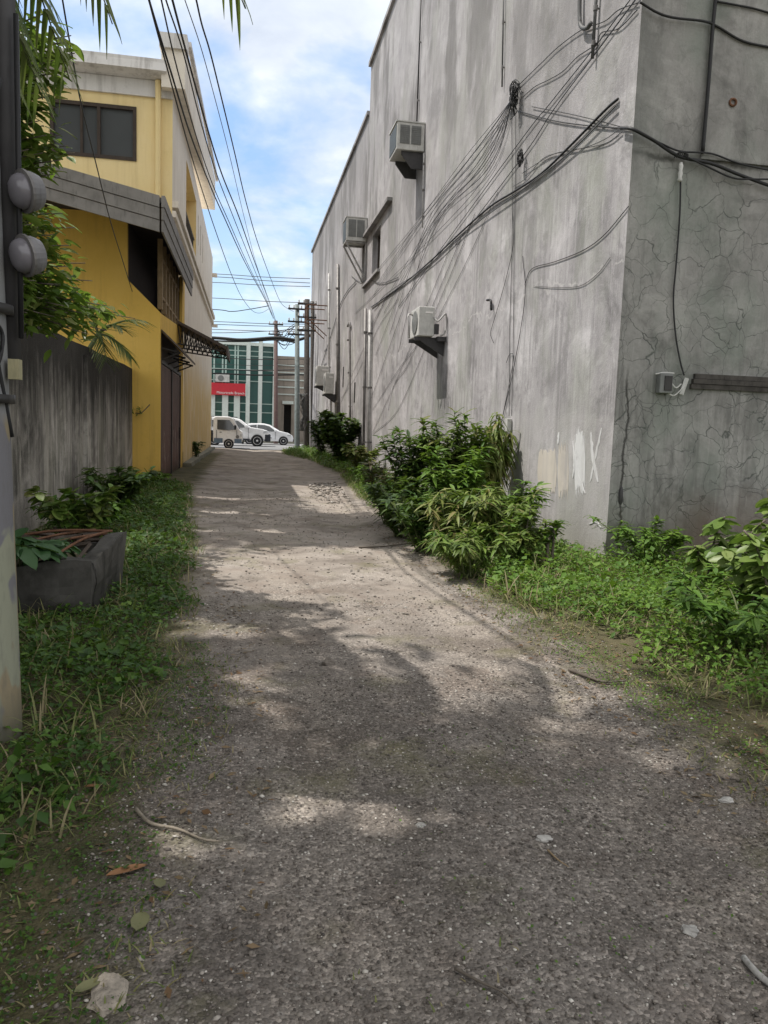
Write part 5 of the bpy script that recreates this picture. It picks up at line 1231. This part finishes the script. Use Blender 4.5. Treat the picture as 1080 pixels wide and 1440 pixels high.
# loose stones
def stones(name, n, poly, smin, smax, mat, yb=None):
    P = sample(poly, n); v = []; f = []
    base = np.array([(1, 0, 0), (-1, 0, 0), (0, 1, 0), (0, -1, 0), (0, 0, 1), (0, 0, -1), (.65, .65, .45), (-.65, .6, .4), (.6, -.65, .42), (-.62, -.62, .4)])
    import bmesh
    bm = bmesh.new(); [bm.verts.new(b_) for b_ in base]; r_ = bmesh.ops.convex_hull(bm, input=bm.verts); bm.verts.ensure_lookup_table(); bm.verts.index_update()
    BV = np.array([v_.co for v_ in bm.verts]); BF = np.array([[x.index for x in q.verts] for q in bm.faces if len(q.verts) == 3]); bm.free()
    N = len(P); s_ = smin * (smax / smin) ** (rng.uniform(0, 1, N) ** 2.2)
    az = rng.uniform(0, 6.28, N); sc = np.column_stack([s_ * rng.uniform(.7, 1.3, N), s_ * rng.uniform(.6, 1.1, N), s_ * rng.uniform(.35, .8, N)])
    V = BV[None] * rng.uniform(.75, 1.2, (N, len(BV), 1)) * sc[:, None, :]
    c_, s2_ = np.cos(az)[:, None], np.sin(az)[:, None]
    V = np.stack([V[..., 0] * c_ - V[..., 1] * s2_, V[..., 0] * s2_ + V[..., 1] * c_, V[..., 2]], -1)
    V += np.column_stack([P, ground_z(P) + sc[:, 2] * .35])[:, None, :]
    F_ = (np.arange(N)[:, None, None] * len(BV) + BF[None]).reshape(-1, 3)
    me = bpy.data.meshes.new(name); V = V.reshape(-1, 3)
    me.vertices.add(len(V)); me.vertices.foreach_set('co', V.astype(np.float32).ravel()); me.loops.add(F_.size); me.loops.foreach_set('vertex_index', F_.astype(np.int32).ravel())
    me.polygons.add(len(F_)); me.polygons.foreach_set('loop_start', (np.arange(len(F_)) * 3).astype(np.int32)); me.update(calc_edges=True); me.validate(); me.materials.append(mat)
    o = bpy.data.objects.new(name, me); col.objects.link(o); return tag(o, kind='stuff')
m, t = new_mat('gravel_stone')
M_GRAV = finish(m, t, t.ramp(t.island(), [(0, (.085, .076, .068)), (.4, (.13, .110, .096)), (.72, (.20, .178, .154)), (.9, (.34, .31, .275)), (1, (.56, .53, .48))]), .9, spec=.2)
m, t = new_mat('dusty_stone')
M_GRAVL = finish(m, t, t.ramp(t.island(), [(0, (.17, .15, .13)), (.5, (.27, .245, .215)), (.9, (.35, .32, .29)), (1, (.42, .40, .37))]), .9, spec=.2)
stones('gravel', 42000, [(-.7, 1.2), (-.4, 4.6), (2.6, 4.6), (2.7, 1.2)], .0018, .0085, M_GRAV)
stones('gravel', 14000, [(-.9, 1.2), (-.6, 5), (-.4, 7), (2.4, 7), (2.9, 4), (3.0, 1.2)], .0022, .012, M_GRAV)
stones('gravel', 5000, [(-.8, 6), (-1.0, 18), (2.3, 18), (2.2, 6)], .005, .02, M_GRAVL)
stones('gravel', 220, [(1.5, 15.5), (1.5, 21), (2.4, 21), (2.1, 15.5)], .03, .07, M_GRAVL)

# single things lying on the ground
def gpt(x, y, dz=0): q = onZ(x, y); return Vector((q.x, q.y, gz(q.x, q.y) + dz))
M_GRAVS = plain('dusty_rock', (.23, .20, .17), .95, var=.35, scale=30)
def rock(label, x, y, rx, ry, rz, seed, mat=M_STONE):
    k = MB(); k.blob(gpt(x, y, rz * .3), rx, ry, rz, seed, .5, 12, 8); return tag(k.build('rock', mat, None), label, 'rock')
rock('large flat pale rock half sunk at the lower left of the lane', 152, 1393, .05, .085, .022, 1, plain('warm_pale_rock', (.36, .315, .26), .95, var=.4, scale=22, bump=.6))
rock('small pale stone in the middle of the foreground gravel', 765, 1178, .035, .022, .012, 2)
rock('whitish stone near the right edge of the lane', 1022, 1121, .032, .02, .012, 3)
rock('grey angular stone at the lower right of the lane', 970, 1308, .030, .022, .013, 4)
rock('small rock sitting in the sunlit part of the lane', 462, 932, .045, .04, .03, 5, M_GRAV)
rock('pale stone beside the dry twig at the right verge', 592, 1158, .02, .016, .01, 6)
rock('grey flat stone in the sunlit strip before the verge', 748, 968, .045, .03, .012, 7, M_GRAVS)
k = MB()
P = [gpt(1046, 1345, .01), gpt(1056, 1362, .015), gpt(1070, 1378, .012), gpt(1090, 1392, .01)]
k.tube(smooth_path(P), .010, 6); tag(k.build('plastic_scrap', M_STONE, None, smooth=True), 'whitish curved scrap at the lower right corner of the lane', 'scrap')
def twig(label, pts, r, mat=M_BARK):
    k = MB(); P = [gpt(x, y, r * 1.2 + .003) for x, y in pts]; k.tube(smooth_path(P), [r * (1 - .6 * i / (len(smooth_path(P)) - 1)) for i in range(len(smooth_path(P)))], 6)
    return tag(k.build('twig', mat, None, smooth=True), label, 'twig')
twig('pale forked dead stick lying at the left of the lane', [(191, 1140), (212, 1160), (250, 1168), (285, 1182), (310, 1186)], .008, plain('grey_dead_wood', (.25, .215, .17), .8, var=.35, scale=30))
twig('thin dark curved twig at the bottom right of the lane', [(640, 1360), (675, 1382), (705, 1398), (728, 1420)], .005)
twig('dark twig lying at the edge of the right verge grass', [(800, 943), (830, 952), (850, 958), (880, 957)], .012)
twig('thin straight twig crossing the sunlit sand below the bushes', [(505, 772), (540, 768), (575, 765), (592, 764)], .012)
twig('short light dry stalk on the right foreground gravel', [(770, 1195), (784, 1208), (800, 1220)], .004, M_WOOD)
def fallen(label, x, y, L, wd, az, mat):
    q = gpt(x, y, .02); o = leaves('fallen_leaf', [q], [(cos(az), sin(az), .05)], [(.1, .1, 1)], L, wd, mat, None, T_OVAL, .12)
    return tag(o, label, 'leaf')
M_LBROWN = plain('brown_dead_leaf', (.24, .12, .055), .7); M_LOLIVE = plain('olive_dead_leaf', (.17, .17, .08), .6)
fallen('curled brown dead leaf at the edge of the left weeds', 150, 1236, .14, .045, .5, M_LBROWN)
fallen('olive oval fallen leaf on the lower left gravel', 192, 1312, .10, .055, 1.5, M_LOLIVE)
fallen('small dull leaf just above the olive one', 226, 1254, .06, .04, 1.8, M_LOLIVE)
fallen('yellowish leaf at the bottom left near the big pale rock', 105, 1400, .08, .04, .7, M_LOLIVE)
fallen('tiny brown leaf close to the left weed edge higher up', 120, 1113, .06, .03, .2, M_LBROWN)

# shrubs --------------------------------------------------------------------
def shrub(name, label, base, stems, leafn, Lm, Wm, mat, cat='shrub', tm=T_LANCE, droop=.35, group=None, r=.012, stemmat=None, spread=.35, start=.25, dens=1.7):
    """stems: list of tip offsets; long leaves come off each stem, densest towards the tip"""
    o = thing(name, label, cat, base, group); k = MB(); P = []; D = []; Nn = []; LL_ = []
    leafn = int(leafn * dens)
    for tip in stems:
        tip = Vector(tip); b0 = Vector(base) + Vector((random.uniform(-.05, .05), random.uniform(-.05, .05), -.03))
        mid = b0 + tip * .5 + Vector((random.uniform(-.06, .06), random.uniform(-.06, .06), .06))
        path = smooth_path([b0, mid, b0 + tip], 8); n_ = len(path)
        k.tube(path, [r * (1 - .65 * i / (n_ - 1)) for i in range(n_)], 5)
        for i in range(leafn):
            u = start + (1 - start) * (random.random() ** .55); j = min(int(u * (n_ - 1)), n_ - 2); fr_ = u * (n_ - 1) - j
            p_ = path[j].lerp(path[j + 1], fr_); ax = (path[j + 1] - path[j]).normalized()
            a_ = random.uniform(0, 6.28); sd_ = Vector((cos(a_), sin(a_), 0)); d_ = sd_ * random.uniform(.6, 1.1) + ax * random.uniform(.05, .7) + Vector((0, 0, random.uniform(-.3, .25)))
            P.append(p_); D.append(d_); Nn.append(Vector((random.uniform(-.4, .4), random.uniform(-.4, .4), 1)) + ax * .2); LL_.append(Lm * random.uniform(.6, 1.2))
    k.build_each('stem', stemmat or M_STEM, o, smooth=True)
    LL_ = np.array(LL_)
    leaves('foliage', np.array([tuple(p_) for p_ in P]), np.array([tuple(d_) for d_ in D]), np.array([tuple(d_) for d_ in Nn]), LL_, LL_ * Wm / Lm, mat, o, tm, droop * rng.uniform(.5, 1.5, len(P)))
    return o
def fanst(n, h, sp, lean=(0, 0)):
    return [(lean[0] + random.uniform(-sp, sp), lean[1] + random.uniform(-sp, sp), h * random.uniform(.65, 1.0)) for _ in range(n)]
def gp(x, y): q = onZ(x, y); return Vector((q.x, q.y, .03))
SK = dict(start=.06, dens=1.7)
shrub('mango_shrub', 'dark shrub with reddish new leaves at the far end of the long-leaved row', gp(545, 738), fanst(9, 1.15, .38), 40, .19, .05, L_RED, **SK)
shrub('mango_shrub', 'dark green long-leaved shrub behind the reddish one', gp(575, 745), fanst(13, 1.6, .42), 52, .21, .06, L_DARK, **SK)
shrub('mango_shrub', 'tall mid green long-leaved shrub against the wall left of the drooping one', gp(612, 748), fanst(14, 1.8, .42, (.1, 0)), 54, .21, .06, L_MANGO, **SK)
shrub('mango_shrub', 'upright leafy shrub under the split air conditioner, right of the middle', gp(650, 750), fanst(15, 1.85, .38, (.1, .1)), 52, .21, .055, L_MANGO, **SK)
shrub('drooping_shrub', 'tallest shrub with hanging yellow-green leaves against the wall', gp(683, 745), fanst(12, 1.9, .26, (.12, .1)), 62, .24, .042, L_YELLOW, droop=1.1, **SK)
shrub('mango_shrub', 'low arching shrub with pale green leaves in front of the row', gp(640, 785), fanst(14, .95, .55, (.05, -.05)), 30, .19, .032, L_YELLOW, droop=.5, **SK)
shrub('mango_shrub', 'spreading shrub with glossy long leaves leaning over the verge', gp(690, 785), fanst(14, .9, .55, (.05, 0)), 46, .19, .04, L_MANGO, droop=.5, **SK)
shrub('mango_shrub', 'dark low shrub at the lane edge left of the arching one', gp(590, 775), fanst(14, .75, .5), 44, .17, .045, L_DARK, **SK)
shrub('mango_shrub', 'small mounded shrub of drooping leaves at the lane edge', gp(655, 812), fanst(14, .5, .42), 38, .15, .03, L_MANGO, droop=.5, **SK)
shrub('mango_shrub', 'dark leafy shrub filling the gap between the reddish shrub and the lane', gp(560, 755), fanst(14, .85, .5), 42, .18, .05, L_DARK, **SK)
shrub('mango_shrub', 'mid green low shrub below the sapling in front of bare wall', gp(725, 805), fanst(12, .55, .45), 36, .16, .04, L_MANGO, **SK)
shrub('mango_shrub', 'bright leafy shrub in the middle of the row, filling it below the split air conditioner', gp(632, 765), fanst(14, 1.35, .42), 44, .2, .058, L_WEEDB, **SK)
shrub('mango_shrub', 'bright green shrub between the drooping shrub and the sapling', gp(708, 775), fanst(12, .95, .4), 40, .18, .05, L_WEEDB, **SK)
shrub('sapling', 'slender sapling with upright broad leaves on bare wall', gp(745, 800), fanst(3, .78, .10, (.02, 0)), 14, .20, .06, L_MANGO, 'sapling', r=.014, stemmat=M_BARK, start=.4)
shrub('sapling', 'short sapling with a brown stump stem nearest the building corner', gp(772, 806), fanst(3, .62, .10), 14, .18, .055, L_MANGO, 'sapling', r=.022, stemmat=M_BARK, start=.45)
# farther shrubs
q = Vector((3.45, 28.5, .05))
shrub('dark_shrub', 'dense dark green shrub by the far wall below the small pipes', q, fanst(22, 2.1, .75), 70, .26, .13, L_DARK, tm=T_OVAL, start=.05)
shrub('dark_shrub', 'ragged dark plant at the foot of the timber poles', Vector((3.3, 36, .05)), fanst(12, 2.2, .5), 40, .3, .12, L_DARK, tm=T_OVAL, start=.05)
shrub('bright_shrub', 'bright yellow-green shrub at the foot of the pipe pair', Vector((3.35, 22.8, .05)), fanst(16, 1.0, .55), 46, .2, .08, L_YELLOW, start=.1)
shrub('bright_shrub', 'low light green plant clump before the bright shrub', Vector((3.0, 19.5, .05)), fanst(14, .55, .6), 36, .16, .06, L_WEEDB, start=.1)
# dead boards near the poles
# heap of broad leaves at the right
hp = thing('leaf_heap', 'heap of cut branches with large pale oval leaves against the front wall', 'branches', (4.9, 6.8, 0))
k = MB(); P = []; D = []
for i in range(46):
    b0 = Vector((random.uniform(4.15, 6.2), random.uniform(5.2, 6.8), random.uniform(.05, .4)))
    tip = b0 + Vector((random.uniform(-.35, .3), random.uniform(-.6, .3), random.uniform(.25, .55) + max(0, b0.x - 4.5) * .45))
    path = smooth_path([b0, b0.lerp(tip, .5) + Vector((0, 0, .12)), tip], 6); k.tube(path, .010, 5)
    for j in range(36):
        u = random.random(); jj = min(int(u * 12), 11); p_ = path[jj].lerp(path[jj + 1], .5); a_ = random.uniform(0, 6.28)
        P.append(tuple(p_)); D.append((cos(a_), sin(a_), random.uniform(-.5, .3)))
k.build_each('branch', M_BARK, hp, smooth=True)
n_ = len(P); L = rng.uniform(.09, .20, n_)
leaves('foliage', P, D, np.column_stack([rng.normal(0, .5, n_), rng.normal(-.2, .5, n_), np.ones(n_)]), L, L * .48, L_BIG, hp, T_OVAL, .3)
shrub('weed_clump', 'tall dark weeds spilling over the right verge in the shade', Vector((3.6, 4.9, .05)), fanst(26, .55, .75), 30, .12, .035, L_WEED, 'weeds', start=.05)
shrub('weed_clump', 'leafy weeds standing at the foot of the building corner', Vector((4.5, 8.0, .05)), fanst(18, .62, .5), 30, .11, .04, L_WEEDB, 'weeds', start=.05)
# left planter plants
shrub('taro_plant', 'broad-leaved plant growing in the near end of the concrete planter', Vector((-1.78, 6.25, .32)), fanst(14, .36, .34), 6, .19, .11, L_TARO, 'plant', T_OVAL, .5, r=.008, start=.7)
shrub('climbing_plant', 'leafy vine growing behind the planter up the garden wall', Vector((-1.6, 7.5, .2)), fanst(12, .8, .4), 22, .13, .07, L_MANGO, 'plant', T_OVAL, .4, start=.2)
shrub('weed_clump', 'dark bushy weeds at the foot of the garden wall by the ochre house', Vector((-2.1, 13.2, .05)), fanst(22, .75, .65), 34, .16, .07, L_DARK, 'weeds', start=.1)
shrub('weed_clump', 'dark leafy weeds along the garden wall nearer the planter', Vector((-2.0, 9.9, .05)), fanst(20, .55, .55), 30, .14, .06, L_WEED, 'weeds', start=.1)
shrub('weed_clump', 'yellowish weeds at the corner of the ochre house', Vector((-2.2, 18.6, .05)), fanst(10, .35, .35), 20, .13, .06, L_WEEDB, 'weeds', start=.1)
shrub('weed_clump', 'small dark plant on the mossy kerb by the cream wall', Vector((-1.95, 30.5, .15)), fanst(8, .7, .22), 20, .16, .08, L_DARK, 'weeds', start=.1)

# broadleaf tree behind the garden wall, its sprays reaching into the lane
tr = thing('broadleaf_tree', 'leafy tree leaning over the garden wall beside the near pole', 'tree', (-4.2, 8.4, 0))
k = MB(); k.tube(smooth_path([(-4.2, 8.4, -.1), (-4.1, 8.4, 1.8), (-3.9, 8.3, 3.2), (-3.7, 8.2, 5.5), (-3.6, 8.1, 7.2)]), [.16 - .1 * i / 32 for i in range(33)], 10); k.build('trunk', M_BARK, tr, smooth=True)
sprays = [(30, 30, 6.6), (60, 20, 6.8), (15, 75, 6.6), (85, 60, 7.2), (60, 100, 7), (105, 75, 7.4), (20, 130, 6.8), (70, 135, 7.2), (95, 100, 7.4), (30, 180, 7), (55, 170, 7.2), (12, 215, 6.8), (60, 215, 7.2), (85, 190, 7.4), (40, 240, 7), (75, 245, 7.4), (60, 225, 7.5), (95, 205, 7.6),
          (55, 310, 7.4), (75, 330, 7.8), (90, 300, 8), (105, 320, 8.2), (65, 360, 7.8), (95, 375, 8), (120, 370, 8.4), (85, 400, 8), (110, 405, 8.3), (130, 395, 8.6), (60, 420, 7.8), (90, 430, 8), (115, 440, 8.4), (140, 435, 8.8), (50, 395, 7.6), (75, 445, 8), (100, 460, 8.3), (165, 440, 9.4), (190, 448, 9.8), (150, 430, 9), (125, 470, 8.8), (150, 465, 9.2), (45, 345, 7.4), (40, 290, 7.2), (38, 440, 7.5), (35, 400, 7.4), (20, 20, 6.5), (45, 45, 6.7), (35, 110, 6.8), (75, 85, 7.1), (100, 50, 7.3), (50, 130, 7), (85, 150, 7.3), (25, 160, 6.8), (65, 190, 7.2), (40, 210, 7), (85, 225, 7.4), (105, 215, 7.6), (58, 280, 7.4), (45, 315, 7.3), (70, 300, 7.6), (85, 345, 7.9), (60, 385, 7.7), (100, 345, 8.1), (75, 400, 7.9), (55, 440, 7.7), (95, 440, 8.1), (122, 425, 8.5)]
br = MB(); P = []; D = []; Nn = []; LL_ = []
for (x, y, Y) in sprays:
    q = onY(x, y, Y); zt = min(max(q.z - .5, 2.6), 6.5); st = Vector((-4.0 + .1 * zt * .6, 8.3, zt))
    path = smooth_path([st, st.lerp(q, .55) + Vector((0, 0, .12)), q], 6); n_ = len(path)
    br.tube(path, [.022 * (1 - .8 * i / (n_ - 1)) for i in range(n_)], 5)
    for j in range(85):
        u = .5 + .47 * random.random(); jj = min(int(min(u, .999) * (n_ - 1)), n_ - 2); p_ = path[jj] + Vector((random.gauss(0, .07), random.gauss(0, .07), random.gauss(0, .07)))
        a_ = random.uniform(0, 6.28); ax = (path[-1] - path[-3]).normalized()
        P.append(tuple(p_)); D.append(tuple(Vector((cos(a_), sin(a_), random.uniform(-.5, .5))) + ax * .6)); Nn.append((random.gauss(0, .4), random.gauss(0, .4), 1)); LL_.append(random.uniform(.09, .19))
br.build_each('branch', M_BARK, tr, smooth=True)
LL_ = np.array(LL_); leaves('crown', P, D, Nn, LL_, LL_ * .44, L_TREE, tr, T_LANCE, .3)

LIT = [[(285, 808), (345, 788), (430, 767), (520, 768), (590, 782), (2.2, 9.6), (2.3, 14.5), (4.8, 14.5), (9.5, 9), (9.5, 5.4), (4.6, 5.0), (985, 893), (870, 922), (800, 927), (650, 897), (520, 857), (400, 836), (300, 852)],
       [(412, 692), (440, 722), (500, 722), (510, 690), (475, 668), (430, 668)]]
LIT = [[tuple(onZ(x, y))[:2] if x > 20 else (x, y) for x, y in pl_] for pl_ in LIT]
GAPS = [(538, 1150, .10), (470, 1112, .0), (235, 1200, .05), (440, 930, .16), (355, 950, .10), (400, 985, .08), (150, 1390, .05), (340, 880, .25), (290, 890, .12), (250, 725, .35), (330, 722, .4), (270, 745, .2), (380, 745, .2), (300, 700, .4)]
GAPS = [(onZ(x, y).x, onZ(x, y).y, r_) for x, y, r_ in GAPS]
def sun_gaps(P):      # crowns shaped for their light: leaves over the wanted lit patches are dropped
    Q = P[:, :2] + np.array([[LDIR.x, LDIR.y]]) * (-P[:, 2:3] / LDIR.z)
    Qj = Q + rng.normal(0, .10, Q.shape); k_ = np.ones(len(P), bool)
    for pl_ in LIT: k_ &= ~inside(Qj, pl_)
    for gx, gy, r_ in GAPS: k_ &= ((Q[:, 0] - gx) ** 2 + (1.5 * (Q[:, 1] - gy)) ** 2) > (r_ + .24) ** 2
    return k_
# coconut palms: fronds hang into the top of the view
def frond(parent, c_, tip, arch, ll=.55, n=46, mat=None, shade=False, lw=.034, dr=.45):
    c_ = Vector(c_); tip = Vector(tip)
    if shade:      # only where the photo's lane lies in the shade
        q_ = np.array([tuple(c_.lerp(tip, u)) for u in (.35, .6, .8, 1.0)])
        if not sun_gaps(q_).all(): return
    mid = c_.lerp(tip, .5) + Vector((0, 0, arch))
    path = [c_ * (1 - u) ** 2 + mid * 2 * u * (1 - u) + tip * u * u for u in [i / 24 for i in range(25)]]
    ra = MB().tube(path, [.028 * (1 - .85 * i / 24) for i in range(25)], 5).build('frond', M_STEM, parent, smooth=True)
    P = []; D = []; L = []
    for i in range(n):
        u = .15 + .85 * i / n; j = min(int(u * 24), 23); p_ = path[j].lerp(path[j + 1], u * 24 - j); ax = (path[j + 1] - path[j]).normalized()
        sd_ = ax.cross(Vector((0, 0, 1))); sd_ = sd_.normalized() if sd_.length > .05 else Vector((1, 0, 0))
        for s_ in (-1, 1):
            P.append(tuple(p_)); D.append(tuple(sd_ * s_ * .75 + ax * .75 + Vector((0, 0, -.25 + random.uniform(-.15, .15))))); L.append(ll * (1 - .55 * abs(u - .45) / .55) * random.uniform(.85, 1.1))
    L = np.array(L); leaves('leaflet', P, D, [(random.gauss(0, .25), random.gauss(0, .25), 1) for _ in P], L, lw, mat or L_PALM, ra, T_BLADE, dr)
pc = Vector((-3.1, 4.6, 7.6))
cp = thing('coconut_palm', 'coconut palm whose frond tips hang into the top left of the view', 'palm tree', (-3.7, 4.9, 0))
k = MB(); k.tube(smooth_path([(-3.7, 4.9, -.1), (-3.65, 4.9, 3), (-3.4, 4.7, 5.8), tuple(pc)]), [.2 - .06 * i / 24 for i in range(25)], 12); k.build('trunk', M_BARK, cp, smooth=True)
frond(cp, pc, onY(158, 34, 5.8), 1.3); frond(cp, pc, onY(345, 12, 5.5), 1.5); frond(cp, pc, onY(60, 140, 6.3), .8, .6); frond(cp, pc, onY(98, 112, 6.6), 1.0, .6); frond(cp, pc, onY(22, 130, 6.0), .6, .6); frond(cp, pc, onY(42, 95, 6.2), .9, .55); frond(cp, pc, onY(80, 60, 6.4), 1.0, .55)
for i in range(11):
    a_ = i * 2 * pi / 11 + .3
    frond(cp, pc, pc + Vector((cos(a_) * 2.9, sin(a_) * 2.9, random.uniform(-.5, .7) + (.9 if sin(a_) > .3 else 0))), 1.3, .6, shade=True)
sp_ = thing('young_palm', 'small palm frond poking over the garden wall by the ochre house', 'palm tree', (-3.5, 14.0, 0))
k = MB(); c_ = onY(138, 470, 14.5); k.tube(smooth_path([(-3.5, 14.0, -.1), (-3.4, 14.2, 1.5), tuple(c_)]), .04, 7); k.build('trunk', M_STEM, sp_, smooth=True)
for (x, y) in ((186, 505), (172, 462), (205, 452), (120, 440), (150, 510)): frond(sp_, c_, onY(x, y, 14.3), .22, .5, 20, None, False, .022, .15)

# big shade tree just outside the view on the left; it throws the shade over the near lane
def canopy_tree(name, label, base, c_, rad, n, L, mat, cut=.0):
    o = thing(name, label, 'tree', base); k = MB()
    b_ = Vector(base); c_ = Vector(c_); tp = smooth_path([b_ - Vector((0, 0, .1)), b_.lerp(c_, .4) + Vector((0, 0, .4)), c_ - Vector((0, 0, rad[2] * .8))], 8)
    k.tube(tp, [.34 - .16 * i / (len(tp) - 1) for i in range(len(tp))], 12); k.build('trunk', M_BARK, o, smooth=True)
    k = MB(); CL = []
    for i in range(80):
        d_ = Vector(rng.normal(0, 1, 3)).normalized(); q = c_ + Vector((d_.x * rad[0], d_.y * rad[1], d_.z * rad[2])) * (random.random() ** .4) * .92
        lp = smooth_path([tp[-1], tp[-1].lerp(q, .5) + Vector((0, 0, .3)), q], 5)
        if not sun_gaps(np.array([tuple(v_) for v_ in lp[5:]])).all(): continue
        CL.append(q); k.tube(lp, [.07, .065, .06, .055, .05, .045, .04, .035, .03, .025, .02], 5)
    k.build_each('limb', M_BARK, o, smooth=True)
    idx = rng.integers(0, len(CL), n); C_ = np.array([tuple(q) for q in CL])[idx]
    P = C_ + rng.normal(0, 1, (n, 3)) * np.array([.62, .62, .42])
    P = P[sun_gaps(P)]; n = len(P)  # crown outline pruned to give the wanted ground shadow
    LL_ = rng.uniform(.6, 1.2, n) * L
    leaves('crown', P, rng.normal(0, 1, (n, 3)) * [1, 1, .5], rng.normal(0, .6, (n, 3)) + [0, 0, 1], LL_, LL_ * .42, mat, o, T_LANCE, .3)
    return o
canopy_tree('shade_tree', 'broad shade tree standing left of the lane, its crown over the near gravel', (-5.6, 3.0, 0), (-5.0, 3.0, 9.2), (6.2, 5.4, 1.9), 46000, .30, L_MANGO)
canopy_tree('shade_tree', 'tall shade tree behind the garden wall, its crown above the ochre house gable', (-6.6, 13.6, 0), (-5.3, 15.0, 12.0), (3.0, 3.0, .9), 13000, .28, L_MANGO)
print('objects', len(bpy.data.objects))
